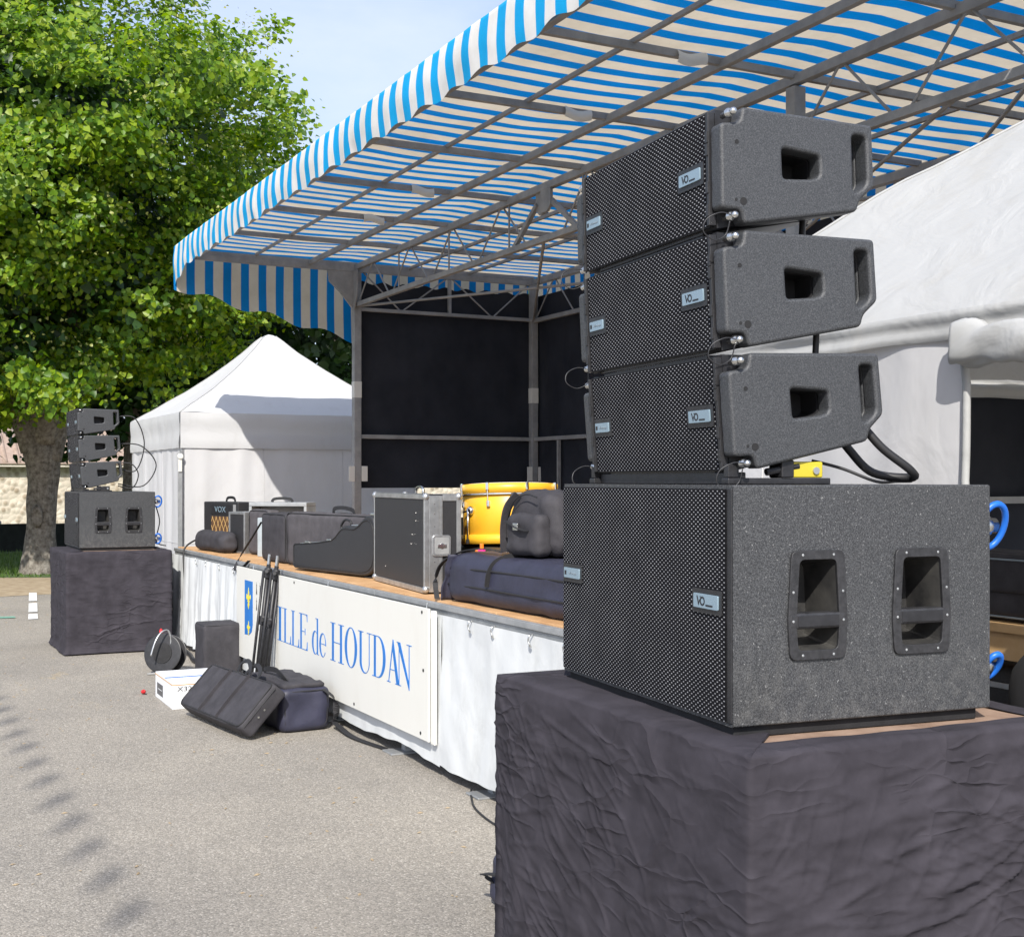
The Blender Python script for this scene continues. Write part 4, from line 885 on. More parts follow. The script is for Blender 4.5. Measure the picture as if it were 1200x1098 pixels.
def ground_stack(base_obj, label, yel='ylabel'):
    t = thing('array_base', label, 'bracket', base_obj.location, 0); t.rotation_euler = base_obj.rotation_euler; t['group'] = 'brackets under the line arrays'
    z = SH + .0005; x0, x1 = -(SW - MW) / 2 - MW, -(SW - MW) / 2
    obj('front_bar', MB().box(x0 + .055, x1 - .055, .072, .12, z, z + .030), 'blk', t, bevel=.003)
    for x in (x0 + .02, x1 - .055):
        obj('side_arm', MB().box(x, x + .034, .05, .34, z, z + .016), 'blk', t, bevel=.003)
        obj('link', MB().box(x + .004, x + .026, .055, .085, z + .017, z + .05), 'blk', t, bevel=.002)
    y = obj('tilt_block', MB().box(x1 - .070, x1 - .022, .205, .318, z + .0165, z + .056), yel, t, bevel=.004)
    obj('knob', MB().lathe([(.009, 0), (.009, .006)], 12, Matrix.Translation((x1 - .0225, .296, z + .034)) @ Matrix.Rotation(R(90), 4, 'Y')), 'alu', y)
    obj('clamp', MB().box(x1 - .075, x1 - .016, .196, .232, z + .0162, z + .060), 'blk', y, bevel=.004)
    obj('tilt_lever', MB().tube([(x1 - .03, .16, z + .03), (x1 - .028, .25, z + .045)], .009, 8), 'blk', t)
    return t
ground_stack(near_sub, 'black bracket with yellow label between the foreground subwoofer and array'); ground_stack(far_sub, 'black bracket between the distant subwoofer and array', 'blk')

def cable(name, label, pts, r, m, cat='cable', n=8, mat=None, group=None):
    P = [(mat @ Vector(p)) if mat else Vector(p) for p in pts]
    o = obj(name, MB().tube(spline(P, n), r, 8), m, smooth=True); return tag(o, label, cat, group)
xs = -(SW - MW) / 2
NB = nb
for k, (x, z0, z1, nm_) in enumerate(((-.20, 1.14, .86, 'from the topmost to the middle foreground module'), (-.14, .88, .60, 'from the middle to the bottom foreground module'))):
    cable('link_cable', 'black link cable hanging ' + nm_, [(x, .322, SH + .50 + .30 * (1 - k)), (x + .004, .328, SH + .42 + .30 * (1 - k)), (x, .322, SH + .24 + .30 * (1 - k))], .008, 'rubber', mat=NB)
cable('link_cable', 'thick black cable loop hanging below the lowest foreground module', [(-.16, .365, SH + .19), (-.13, .44, SH + .16), (-.10, .50, SH + .09), (-.08, .57, SH + .035), (-.12, .60, SH + .018), (-.18, .53, SH + .03), (-.20, .47, SH + .09), (-.20, .40, SH + .17), (-.20, .365, SH + .20)], .011, 'rubber', mat=NB)
cable('link_cable', 'thin black cable trailing across the top of the foreground subwoofer', [(-.16, .33, SH + .06), (-.13, .40, SH + .04), (-.10, .48, SH + .008), (-.2, .62, SH + .008), (-.3, .745, SH + .008)], .004, 'rubber', mat=NB)
def blue_loop(base, z, lab, sc_=1.0, z2=None):
    t = thing('blue_cable', lab, 'cable', (0, 0, 0))
    c = Vector((-.03, SD + .030, z)); P = [base @ (c + Vector((.02 * math.cos(a), .040 * sc_ * math.sin(a), .056 * sc_ * math.cos(a)))) for a in [2 * math.pi * i / 28 for i in range(28)]]
    obj('coil', MB().tube(P, .0085, 8, closed=True), 'blue', t, smooth=True)
    mr = base @ Matrix.Translation((-.05, SD + .0005, z)) @ Matrix.Rotation(R(-90), 4, 'X')
    obj('connector', MB().lathe([(.028, 0), (.028, .03), (.020, .034), (.020, .055), (.013, .06)], 14, mr), 'steel', t, smooth=True)
blue_loop(nb, .455, 'blue cable coil at the upper back of the foreground subwoofer'); blue_loop(nb, .10, 'blue cable coil at the lower back of the foreground subwoofer', .55)
blue_loop(fb, .46, 'blue cable coil at the upper back of the distant subwoofer'); blue_loop(fb, .08, 'blue cable coil at the lower back of the distant subwoofer', .9)
for k, (z0, z1, bulge) in enumerate(((1.33, .78, .22), (1.05, .62, .34), (.86, .60, .16))):
    cable('link_cable', ('long thin cable drooping from the topmost distant module', 'wide looping cable from the middle distant module', 'short cable loop from the bottom distant module')[k], [(-.2, .42, z0), (-.16, .47 + bulge * .5, z0 - .02), (-.15, .45 + bulge, (z0 + z1) / 2), (-.18, .46 + bulge * .6, z1), (-.22, .42, z1 + .02)], .006, 'rubber', mat=fb)
cable('power_cable', 'thin dark cable hanging behind the distant subwoofer', [(-.1, SD + .03, .40), (-.08, SD + .06, .25), (-.1, SD + .03, .05), (-.06, SD + .12, .004)], .006, 'rubber', mat=fb)

# ================================================================== DRAPED TABLES
def table(label, dlabel, loc, rz, Lx, Wy, H, fine, seed):
    t = thing('riser_table', label, 'table', loc, rz, 'loudspeaker tables')
    obj('table_top', MB().box(-Lx + .012, -.012, .012, Wy - .012, H - .022, H), 'ply', t, bevel=.003)
    for x in (-Lx + .07, -.07):
        for y in (.07, Wy - .07): obj('leg', MB().bar((x, y, 0), (x, y, H - .023), .045), 'galv', t)
    d = thing('table_drape', dlabel, 'tablecloth', loc, rz, 'black table drapes')
    r = .015
    per = []
    step = .0062 if fine else .022
    cs = [(0, 0), (0, Wy), (-Lx, Wy), (-Lx, 0)]
    lens = [Wy, Lx, Wy, Lx]; dirs = [(0, 1), (-1, 0), (0, -1), (1, 0)]; nor = [(1, 0), (0, 1), (-1, 0), (0, -1)]
    for k in range(4):
        nn = int(lens[k] / step)
        for i in range(nn):
            u = i / nn; per.append((cs[k][0] + dirs[k][0] * lens[k] * u, cs[k][1] + dirs[k][1] * lens[k] * u, k, u))
    n = len(per); nv = int((H + .1) / (step * 1.1)); rim = 7; g = MB(); g.v = []
    fam = [(math.cos(R(t_)), math.sin(R(t_)), fa, fb, am, of) for t_, fa, fb, am, of in ((-16, 2.2, 11, .0085, 3), (20, 2.6, 12, .0085, 7), (62, 3.0, 11, .005, 11), (3, 4.6, 20, .0065, 17), (-38, 5, 21, .006, 23), (42, 6, 24, .0055, 29), (-5, 1.2, 5, .010, 31))]
    def ridge(a, b_, s): return (1 - abs(nz(a, b_, s)) * 2.2)
    rows = rim + nv + 1
    for j in range(rows):
        for i, (x, y, k, u) in enumerate(per):
            # corner-blended normal
            L_ = lens[k]; e = min(u, 1 - u) * L_; n1 = Vector(nor[k]); kk = (k - 1) % 4 if u < .5 else (k + 1) % 4
            w_ = max(0, 1 - e / .03) * .5; nn = (n1 * (1 - w_) + Vector(nor[kk]) * w_).normalized()
            s_ = sum(lens[:k]) + u * L_
            if j < rim:      # fold over the table top
                f = (rim - j) / rim; wid = .085 + .04 * nz(s_ * 2.2, seed) + .02 * nz(s_ * 7, seed + 3)
                if k == 0: wid += .015 * math.sin(u * 9) - .03 * max(0, u - .2)
                if k in (2, 3): wid += .10
                wid = max(wid, .03)
                z = H + .004 + .005 * (1 + nz(s_ * 6, f * 3, seed)) * (1 if j > 0 else .2)
                inw = min(wid * f, e + wid * .0 if e < wid * f and False else wid * f)
                cxn = -nn
                # keep fold mitred at corners
                q = Vector((x, y)) + Vector((-nor[k][0], -nor[k][1])) * inw
                lim = inw
                if e < lim:
                    mv = lim - e; dd = Vector(dirs[k]); q += dd * (mv if u < .5 else -mv)
                g.v.append((q.x, q.y, z)); continue
            w = (j - rim) / nv; zz = H + .003 - (H - .012) * w; dn = w * H
            fade = min(1, dn / .10) * (1.35 if k == 0 else 1)
            wa = s_ + .16 * nz(s_ * 1.3, zz * 1.3, seed + 21); wb = zz + .12 * nz(s_ * 1.5, zz * 1.5, seed + 25); cr = 0
            for q_, (ca_, sa_, fa, fb, am, of) in enumerate(fam):
                ra, rb = wa * ca_ + wb * sa_, -wa * sa_ + wb * ca_
                gm = nz(wa * 1.6 + of, wb * 1.6, seed + of) + .22
                if gm > 0: cr += am * gm * max(0, 1 - abs(nz(ra * fa + of, rb * fb, seed + q_)) * 5.5) ** 1.3
            o = fade * (cr + .010 * nz(s_ * .9, zz * 1.1, seed + 2) + .006 * nz(wa * 2.5, wb * 4, seed + 3))
            o += (-.045 * w * (k == 3) * (u < .12) * (1 - u / .12)) + .004
            o += .012 * math.sin(s_ * 9 + seed) * w * w * .6
            # hem spreads a little on the ground
            if w > .95: o += (w - .95) * .5
            g.v.append((x + nn.x * (r * min(1, w * 30) * .4 + o), y + nn.y * (r * min(1, w * 30) * .4 + o), max(zz, .006)))
    for j in range(rows - 1):
        for i in range(n): g.f.append((j * n + i, j * n + (i + 1) % n, (j + 1) * n + (i + 1) % n, (j + 1) * n + i))
    obj('cloth', g, 'drape', d, smooth=True, fix=False)
    return t
cN = Vector((-2.222, 1.720))
table('plywood riser table under the foreground subwoofer', 'dark cloth draped over the foreground table', (cN.x, cN.y, 0), -1.8, 1.31, 1.0, TH, True, 2.3)
table('plywood riser table under the distant subwoofer', 'dark cloth draped over the distant table', (-13.011, 1.815, 0), 0, 1.2, 1.0, FTH, False, 7.9)

# ================================================================== THINGS ON THE DECK
def soft(x0, x1, y0, y1, z0, z1, r, amp=.006, f=7, seed=0, n=14, fn=None):
    """rounded, slightly lumpy box"""
    c = Vector(((x0 + x1) / 2, (y0 + y1) / 2, (z0 + z1) / 2)); h = Vector(((x1 - x0) / 2, (y1 - y0) / 2, (z1 - z0) / 2)); r = min(r, h.x, h.y, h.z)
    b = bmesh.new(); bmesh.ops.create_cube(b, size=2); bmesh.ops.subdivide_edges(b, edges=b.edges[:], cuts=n, use_grid_fill=True)
    for v in b.verts:
        # denser towards the edges
        q = Vector([math.copysign(abs(k) ** .8, k) for k in v.co]); p = Vector((q.x * h.x, q.y * h.y, q.z * h.z))
        i = Vector([max(-(h[k] - r), min(h[k] - r, p[k])) for k in range(3)]); d = p - i
        if d.length > 1e-6: p = i + d.normalized() * r
        nn = d.normalized() if d.length > 1e-6 else Vector(v.co).normalized()
        s = amp * (nz(p.x * f + seed, p.y * f, p.z * f) + .5 * nz(p.x * f * 2.6, p.y * f * 2.6 + seed, p.z * f * 2.6))
        p = p + nn * s
        if fn: p = fn(p, h)
        p = p + c
        p.z = max(p.z, z0)
        v.co = p
    me = bpy.data.meshes.new('soft'); b.to_mesh(me); b.free(); me.polygons.foreach_set('use_smooth', [True] * len(me.polygons)); return me
def strap(pts, w, t, n=6, up=(0, 0, 1)):
    P = spline(pts, n); g = MB(); o = []
    for i, p in enumerate(P):
        d = (P[min(i + 1, len(P) - 1)] - P[max(0, i - 1)]).normalized(); u = Vector(up); s = d.cross(u)
        s = s.normalized() if s.length > 1e-3 else Vector((1, 0, 0)); q = s.cross(d).normalized()
        o.append([p + s * w / 2 + q * t / 2, p - s * w / 2 + q * t / 2, p - s * w / 2 - q * t / 2, p + s * w / 2 - q * t / 2])
    g.v = [tuple(v) for r_ in o for v in r_]
    for i in range(len(P) - 1):
        for j in range(4): g.f.append((i * 4 + j, i * 4 + (j + 1) % 4, i * 4 + 4 + (j + 1) % 4, i * 4 + 4 + j))
    g.f += [(3, 2, 1, 0), tuple(len(g.v) - 4 + k for k in range(4))]
    return g

# flight case
fc = thing('flight_case', 'black flight case with aluminium edges and ball corners on the stage', 'case', (-7.29, 3.125, DZ), -5.6)
W_, D_, H_ = 1.18, .24, .622
obj('panel_body', MB().box(-W_ + .006, -.006, .006, D_ - .006, .012, H_ - .006), 'tolex', fc, bevel=.003)
e = .034
def L_edge(nm, boxes):
    g = MB()
    for bx_ in boxes: g.box(*bx_)
    return obj(nm, g, 'alu', fc, bevel=.002)
L_edge('edge_profile', [(-W_ + .03, -.03, 0, .0045, H_ - e, H_ - .004), (-W_ + .03, -.03, .005, .045, H_ - .0045, H_)])
L_edge('edge_profile', [(-W_ + .03, -.03, 0, .0045, .006, e + .006)])
L_edge('edge_profile', [(-W_, -W_ + .022, 0, .0045, .03, H_ - .03)])
L_edge('edge_profile', [(-.030, -.0048, 0, .0045, .03, H_ - .03), (-.0045, 0, 0, .030, .03, H_ - .03)])
L_edge('joint_profile', [(-.0045, .0015, .0305, .098, .012, H_ - .012)])
L_edge('joint_profile', [(-.0045, .0006, .0985, .118, .012, H_ - .012)])
L_edge('edge_profile', [(-.0045, 0, D_ - .030, D_, .03, H_ - .03)])
for bx_ in ((-.0045, 0, .119, D_ - .031, H_ - .045, H_ - .006), (-.0045, 0, .119, D_ - .031, .006, .045), (-.045, -.005, .06, D_ - .03, H_ - .0045, H_)): L_edge('edge_profile', [bx_])
for x in (-W_ + .008, -.012):
    for y in (.012, D_ - .012):
        for z in (.030, H_ - .018):
            obj('ball_corner', MB().lathe([(.004, -.024), (.018, -.017), (.025, 0), (.018, .017), (.004, .024)], 14, Matrix.Translation((x, y, z))), 'alu', fc, smooth=True)
lt_ = obj('butterfly_latch', plate([rrect(.050, .168, .235, .365, .018)], .003, .0015, lambda a, b_, c: (.0075 + c, a, b_)), 'alu', fc)
obj('latch_recess', plate([rrect(.062, .156, .248, .352, .010)], .0006, 0, lambda a, b_, c: (.0125 + c, a, b_)), 'frame', lt_)
obj('latch_wing', MB().box(.013, .021, .080, .138, .290, .310).lathe([(.017, 0), (.017, .006)], 12, Matrix.Translation((.013, .109, .30)) @ Matrix.Rotation(R(90), 4, 'Y')), 'steel', lt_, bevel=.002)
hd = MB(); hd.tube(spline([(-.50, .10, H_ - .002), (-.49, .10, H_ + .03), (-.42, .10, H_ + .042), (-.35, .10, H_ + .03), (-.34, .10, H_ - .002)], 5), .009, 8); obj('top_handle', hd, 'steel', fc, smooth=True)
for x, z in ((-.20, .50), (-.20, .45), (-.30, .30), (-.9, .12), (-.28, .36)): obj('rivet', MB().lathe([(.0035, 0), (.003, .002)], 8, Matrix.Translation((x, .006, z)) @ Matrix.Rotation(R(90), 4, 'X')), 'steel', fc)
for z in (.06, .12, .20, .42, .50, .56): obj('rivet', MB().lathe([(.0035, 0), (.003, .002)], 8, Matrix.Translation((.0014, .065, z)) @ Matrix.Rotation(R(90), 4, 'Y')), 'steel', fc)

# yellow bass drum lying face up on a black case
ec = thing('equipment_case', 'low black case underneath the yellow drum', 'case', (-7.42, 3.80, DZ))
obj('case_body', soft(-.44, .44, -.30, .30, 0, .285, .04, .002), 'tolex', ec)
obj('case_rim', MB().box(-.446, .446, -.306, .306, .19, .205), 'rubber', ec, bevel=.004)
obj('case_handle', MB().tube(spline([(.06, -.30, .12), (.05, -.335, .12), (-.05, -.335, .12), (-.06, -.30, .12)], 5), .009, 8), 'rubber', ec, smooth=True)
dr = thing('bass_drum', 'glossy yellow bass drum with chrome lugs lying on its side hoop', 'drum', (-7.45, 3.80, DZ + .292)); dr.rotation_euler = (R(-1.5), R(-2.5), R(20))
rd, hd_ = .305, .385
obj('shell', MB().lathe([(rd - .006, .002), (rd, .004), (rd, hd_ - .004), (rd - .006, hd_ - .002)], 56), 'yel', dr, smooth=False).data.polygons.foreach_set('use_smooth', [True] * 58 * 3 + [True] * 0 if False else [True] * (56 * 3 + 2))
for z0 in (.0, hd_ - .062):
    hp = obj('hoop', MB().lathe([(rd + .002, z0), (rd + .014, z0 + .002), (rd + .014, z0 + .060), (rd + .002, z0 + .062)], 56), 'yel', dr)
    hp.data.polygons.foreach_set('use_smooth', [True] * len(hp.data.polygons))
obj('hoop_ring', MB().lathe([(rd + .003, hd_ - .072), (rd + .018, hd_ - .072), (rd + .018, hd_ - .064), (rd + .003, hd_ - .064)], 56), 'chrome', dr)
obj('drum_head', MB().lathe([(rd - .02, hd_ + .001), (rd - .03, hd_ + .004)], 40), 'board', dr)
for k in range(8):
    a = R(45 * k - 117); m_ = Matrix.Rotation(a, 4, 'Z')
    l = obj('lug', MB().box(rd - .002, rd + .020, -.011, .011, .235, .275, m_), 'chrome', dr, bevel=.004)
    obj('tension_rod', MB().tube([m_ @ Vector((rd + .020, 0, .25)), m_ @ Vector((rd + .022, 0, hd_ - .02))], .004, 6), 'chrome', l)
    obj('claw', MB().box(rd + .012, rd + .030, -.010, .010, hd_ - .045, hd_ + .004, m_), 'chrome', l, bevel=.003)
a = R(-100); m_ = Matrix.Rotation(a, 4, 'Z')
sp = obj('spur', MB().lathe([(.030, 0), (.030, .014), (.018, .03), (.006, .034)], 18, m_ @ Matrix.Translation((rd - .002, 0, .215)) @ Matrix.Rotation(R(90), 4, 'Y')), 'chrome', dr, smooth=True)
obj('spur_leg', MB().tube([m_ @ Vector((rd + .028, .0, .225)), m_ @ Vector((rd + .030, -.004, .012))], .0075, 8), 'chrome', sp, smooth=True)
obj('spur_tip', MB().tube([m_ @ Vector((rd + .030, -.004, .030)), m_ @ Vector((rd + .030, -.004, .004))], .011, 8), 'rubber', sp)
obj('spur_arm', MB().tube([m_ @ Vector((rd + .022, .0, .215)), m_ @ Vector((rd + .022, -.06, .205))], .006, 8), 'chrome', sp)

# navy keyboard bag with backpack on it
nb_ = thing('navy_bag', 'long padded navy bag lying on the stage edge beside the flight case', 'bag', (-5.95, 3.10, DZ), 2)
obj('bag_body', soft(-.92, .75, 0, .42, 0, .285, .085, .012, 5, 2), 'navy', nb_)
def seam(pts, parent, r=.006, m='webbing'): return obj('seam', MB().tube(spline(pts, 8), r, 6), m, parent, smooth=True)
seam([(-.90, .02, .10), (-.4, -.004, .105), (.2, -.004, .10), (.72, -.002, .10)], nb_); seam([(-.86, .01, .195), (-.4, .004, .205), (.2, .004, .205), (.72, .004, .20)], nb_)
obj('carry_strap', strap([(-.30, .30, .285), (-.315, .16, .292), (-.33, .04, .262), (-.345, -.004, .20), (-.355, -.012, .12)], .035, .004, up=(1, 0, 0)), 'webbing', nb_)
fl_ = MB().grid(24, 16, lambda a, c: (-.93 - .018 * math.sin(a * 9 + c * 3) + .10 * c, -.015 + .20 * a + .02 * nz(a * 4, c * 3), .004 + .27 * c + .020 * nz(a * 5, c * 5, 3) * math.sin(c * 3.1)))
obj('end_flap', fl_, 'navy', nb_, smooth=True, solid=.006)
obj('flap_strap', strap([(-.95, -.03, .012), (-.99, -.02, .12), (-.94, .0, .22), (-.80, .05, .29), (-.62, .10, .315), (-.50, .16, .30)], .03, .005), 'webbing', nb_)
bp = thing('backpack', 'grey black backpack resting on the navy bag', 'backpack', (-6.22, 3.30, DZ + .283), 4)
def dome(p, h):
    t = (p.z + h.z) / (2 * h.z); p.x *= 1 - .35 * max(0, t - .35) ** 1.5 * 1.6; p.y *= 1 - .25 * max(0, t - .4); return p
obj('pack_body', soft(-.27, .27, -.02, .22, 0, .365, .09, .018, 8, 5, fn=dome), 'nylon', bp)
obj('front_pocket', soft(-.12, .22, -.10, .02, .01, .24, .05, .010, 9, 6), 'nylon', bp)
obj('shoulder_strap', strap([(-.12, -.01, .345), (-.17, -.045, .27), (-.20, -.05, .15), (-.20, -.045, .02)], .05, .012, up=(1, 0, 0)), 'nylon', bp)
obj('zip', MB().tube(spline([(-.20, -.035, .02), (-.19, -.042, .18), (-.12, -.040, .30), (0, -.035, .345), (.12, -.035, .33)], 6), .004, 6), 'webbing', bp)
bk = obj('buckle', MB().box(.0, .05, -.118, -.104, .15, .19), 'steel', bp, bevel=.003); obj('buckle_strap', strap([(-.10, -.10, .20), (-.02, -.112, .18), (.06, -.112, .16), (.14, -.11, .15)], .025, .004), 'webbing', bp)
tg = thing('gig_tag', 'small orange and pink plastic tag lying by the drum', 'tag', (-6.86, 3.31, DZ + .27))
obj('tag_body', MB().box(-.03, .03, -.012, .012, .0, .028), 'pink', tg, bevel=.004); obj('tag_clip', MB().box(-.012, .012, -.008, .008, .028, .06), 'orange', tg, bevel=.003); obj('tag_stem', MB().tube([(-.08, 0, .012), (-.03, 0, .014)], .006, 6), 'orange', tg)
ms = thing('mixer_case', 'small black mixer in front of the drum behind the navy bag', 'case', (-6.93, 3.335, DZ), -4)
obj('case_body', soft(-.20, .40, 0, .15, 0, .27, .03, .002), 'blk', ms)
for k in range(6): obj('knob', MB().lathe([(.010, .269), (.009, .282)], 8, Matrix.Translation((-.12 + .05 * k, .04 + .02 * (k % 2), 0))), 'rubber', ms)

# guitar case standing on its long side
gc = thing('guitar_case', 'black hard guitar case standing on its side at the stage edge', 'case', (-9.78, 3.055, DZ), 10.5)
go = [(0, .035), (0, .19), (.02, .207), (.15, .215), (.40, .235), (.62, .262), (.69, .30), (.74, .345), (.80, .372), (.88, .372), (.95, .365), (1.02, .392), (1.09, .44), (1.15, .455), (1.20, .445), (1.235, .40), (1.245, .30), (1.245, .14), (1.22, .07), (1.16, .028), (1.05, .012), (.2, .012), (.03, .018)]
go = roundpoly(go, .03)
ce = obj('case_shell', plate([go], .046, .014, lambda a, b_, c: (a, .065 + c, b_)), 'tolex', gc); ce.data.polygons.foreach_set('use_smooth', [True] * len(ce.data.polygons)); ce.modifiers.new('wn', 'WEIGHTED_NORMAL')
cxg = sum(p[0] for p in go) / len(go)
gi = [(a + (.62 - a) * .04 if True else a, .2 + (b_ - .2) * .86) for a, b_ in go]
obj('piping', MB().tube([(a, .0045, b_) for a, b_ in gi], .0045, 6, closed=True), 'rubber', gc, smooth=True)
obj('lid_band', MB().tube([(a, .065, b_) for a, b_ in [(q[0], q[1]) for q in go]], .006, 6, closed=True), 'alu', gc, smooth=True)
for x, z in ((.16, .217), (.50, .245), (.93, .368), (1.14, .456)): obj('latch', MB().box(x - .03, x + .03, .045, .085, z - .004, z + .014), 'steel', gc, bevel=.003)
obj('handle', MB().tube(spline([(.70, .065, .315), (.66, .065, .36), (.72, .065, .41), (.80, .065, .40), (.81, .065, .37)], 5), .009, 8), 'rubber', gc, smooth=True)
for x in (.45, 1.10): obj('foot', MB().box(x - .05, x + .05, .03, .10, 0, .014), 'rubber', gc, bevel=.003)

def gigbag(name, label, loc, rz, L_, D__, H__, m, seed, handle_=True, cat='bag'):
    t = thing(name, label, cat, loc, rz)
    obj('bag_body', soft(0, L_, 0, D__, 0, H__, min(.05, D__ * .4), .008, 6, seed), m, t)
    z = MB(); o = rrect(.012, L_ - .012, .02, H__ - .012, .045); z.tube([(a, .012, b_) for a, b_ in o], .005, 6, closed=True)
    obj('piping', z, 'webbing', t, smooth=True)
    if handle_:
        obj('carry_handle', strap([(L_ * .40, D__ * .5, H__ - .005), (L_ * .42, D__ * .45, H__ + .035), (L_ * .5, D__ * .45, H__ + .045), (L_ * .58, D__ * .5, H__ + .03), (L_ * .60, D__ * .5, H__ - .005)], .03, .008, up=(0, 1, 0)), 'webbing', t)
    return t
gigbag('keyboard_bag', 'long grey keyboard bag standing behind the guitar case', (-10.40, 3.19, DZ), 8.5, 1.72, .19, .445, 'nylon2', 4)
g2 = gigbag('upright_bag', 'grey padded bag standing upright left of the keyboard bag', (-11.05, 3.17, DZ), 3, .60, .26, .425, 'nylon', 6, False)
obj('shoulder_strap', strap([(.02, .0, .34), (-.06, -.06, .20), (-.16, -.14, .02), (-.10, -.20, -.08), (.10, -.21, -.06), (.28, -.20, .02)], .03, .004), 'webbing', g2)
sc_ = thing('silver_case', 'flat silver grey case standing upright on the stage', 'case', (-11.62, 3.30, DZ), 14)
obj('case_body', MB().box(0, .46, 0, .12, 0, .36), 'silver', sc_, bevel=.008); obj('case_seam', MB().box(-.002, .462, .055, .062, .002, .362), 'frame', sc_); obj('handle', MB().tube(spline([(.16, .06, .358), (.17, .06, .39), (.29, .06, .39), (.30, .06, .358)], 5), .007, 6), 'rubber', sc_)
gigbag('gig_bag', 'black soft bag leaning behind the silver case', (-12.02, 3.32, DZ), 10, .42, .16, .43, 'nylon2', 9, False)
rk = thing('rack_case', 'silver edged rack case beside the small black bag', 'case', (-12.42, 3.24, DZ), 12)
obj('case_body', MB().box(.004, .336, .004, .30, .004, .396), 'tolex', rk, bevel=.004)
for bx_ in ((0, .03, 0, .304, 0, .40), (.31, .34, 0, .304, 0, .40), (.031, .309, -.001, .30, .375, .401), (.031, .309, -.001, .30, 0, .022)): obj('edge_profile', MB().box(*bx_), 'alu', rk, bevel=.003)
va = thing('guitar_amplifier', 'black VOX guitar amplifier with brown diamond grille cloth', 'amplifier', (-13.42, 3.24, DZ), 15)
obj('amp_cabinet', MB().box(0, .70, 0, .24, 0, .485), 'tolex', va, bevel=.01)
gr = obj('grille_cloth', MB().box(.165, .60, -.004, .004, .03, .335), 'vox', va); g = MB()
for k in range(-6, 9):
    for s in (1, -1):
        x0, x1 = .165, .60; a = .165 + k * .075 if s > 0 else .60 - k * .075
        pts = []
        for z in (.032, .333):
            pts.append((a + s * (z - .032) * .62, z))
        (xa, za), (xb, zb) = pts
        def clip(x, xo, zo):  # clamp to panel
            if abs(x - xo) < 1e-9: return x, zo
            return x, zo
        def at(z): return xa + (xb - xa) * (z - za) / (zb - za)
        zz = [z for z in np.linspace(.032, .333, 60) if x0 + .004 < at(z) < x1 - .004]
        if len(zz) > 2: g.bar((at(zz[0]), -.0052, zz[0]), (at(zz[-1]), -.0052, zz[-1]), .006, .001 + .0003 * (s > 0), up=(0, 1, 0))
obj('diamond_lines', g, 'gold', gr)
obj('control_panel', MB().box(.165, .60, -.004, .003, .355, .46), 'blk', va, bevel=.002)
obj('lettering', text_mesh('VOX', .085, lambda a, b_, c: (.35 + a * 1.25, -.0055 + c, .405 + b_)), 'badge', va)
obj('frame_strip', MB().box(.61, .66, -.004, .004, .03, .46), 'frame', va)
obj('carry_handle', strap([(.26, .12, .485), (.28, .12, .52), (.35, .12, .53), (.42, .12, .52), (.44, .12, .485)], .028, .006, up=(0, 1, 0)), 'rubber', va)
oc = thing('speaker_cabinet', 'grey open backed speaker cabinet beside the amplifier', 'cabinet', (-12.70, 3.52, DZ), 50)
g = MB()
for bx_ in ((0, .62, 0, .25, .445, .485), (0, .62, 0, .25, 0, .03), (0, .03, 0, .25, .031, .444), (.59, .62, 0, .25, .031, .444), (.031, .589, .22, .25, .031, .444)): g.box(*bx_)
obj('cabinet_shell', g, 'galv', oc, bevel=.004); obj('speaker_frame', MB().box(.06, .56, .17, .215, .05, .42), 'frame', oc); obj('carry_handle', strap([(.20, .12, .485), (.22, .12, .515), (.31, .12, .525), (.40, .12, .515), (.42, .12, .485)], .028, .006, up=(0, 1, 0)), 'rubber', oc)
tb = thing('stand_bag', 'small black zipped bag lying at the far left end of the stage', 'bag', (-13.05, 3.06, DZ), 4)
obj('bag_body', soft(0, .86, 0, .17, 0, .20, .075, .02, 6, 11), 'nylon', tb)
obj('tie_cord', MB().tube(spline([(.02, .02, .11), (-.10, -.04, .05), (-.10, -.085, -.02), (-.06, -.095, -.16), (-.05, -.09, -.30)], 6), .009, 6), 'rubber', tb, smooth=True)

# ================================================================== THINGS ON THE GROUND
def stand(label, x, tilt):
    t = thing('tripod_stand', label, 'tripod', (x, 2.80, 0)); t.rotation_euler = (R(-6.6), R(tilt), 0); t['group'] = 'folded loudspeaker tripods'
    obj('pole', MB().tube([(0, 0, .04), (0, 0, 1.04)], .0175, 10), 'blk', t, smooth=True); obj('inner_pole', MB().tube([(0, 0, 1.04), (0, 0, 1.12)], .0145, 10), 'steel', t)
    hub = obj('hub', MB().lathe([(.028, .93), (.032, .94), (.032, 1.0), (.028, 1.01)], 12), 'blk', t)
    for k in range(3):
        a = R(120 * k + 30); c, s = math.cos(a) * .036, math.sin(a) * .036
        l = obj('leg', MB().tube([(c, s, .98), (c * 1.15, s * 1.15, .03)], .0115, 8), 'blk', t, smooth=True); obj('rubber_foot', MB().tube([(c * 1.15, s * 1.15, .05), (c * 1.15, s * 1.15, .012)], .016, 8), 'rubber', l)
    obj('collar', MB().lathe([(.026, .56), (.03, .57), (.03, .62), (.026, .63)], 12), 'blk', t); obj('knob', MB().tube([(.02, -.01, .60), (.06, -.025, .60)], .013, 8), 'blk', t)
    obj('knob', MB().tube([(.02, -.01, .98), (.065, -.03, .985)], .014, 8), 'blk', t)
stand('folded black tripod leaning on the stage front, left of the pair', -9.93, -1.0); stand('folded black tripod leaning on the stage front, right of the pair', -9.76, 1.5)
sp_ = thing('covered_speaker', 'black fabric covered box standing on the asphalt by the stage', 'speaker', (-10.85, 2.62, 0), 0)
obj('cover', soft(-.34, 0, 0, .33, 0, .475, .028, .006, 7, 14), 'nylon', sp_); obj('piping', MB().tube([(a, b_, .462) for a, b_ in rrect(-.332, -.006, .006, .324, .03)], .004, 6, closed=True), 'webbing', sp_)
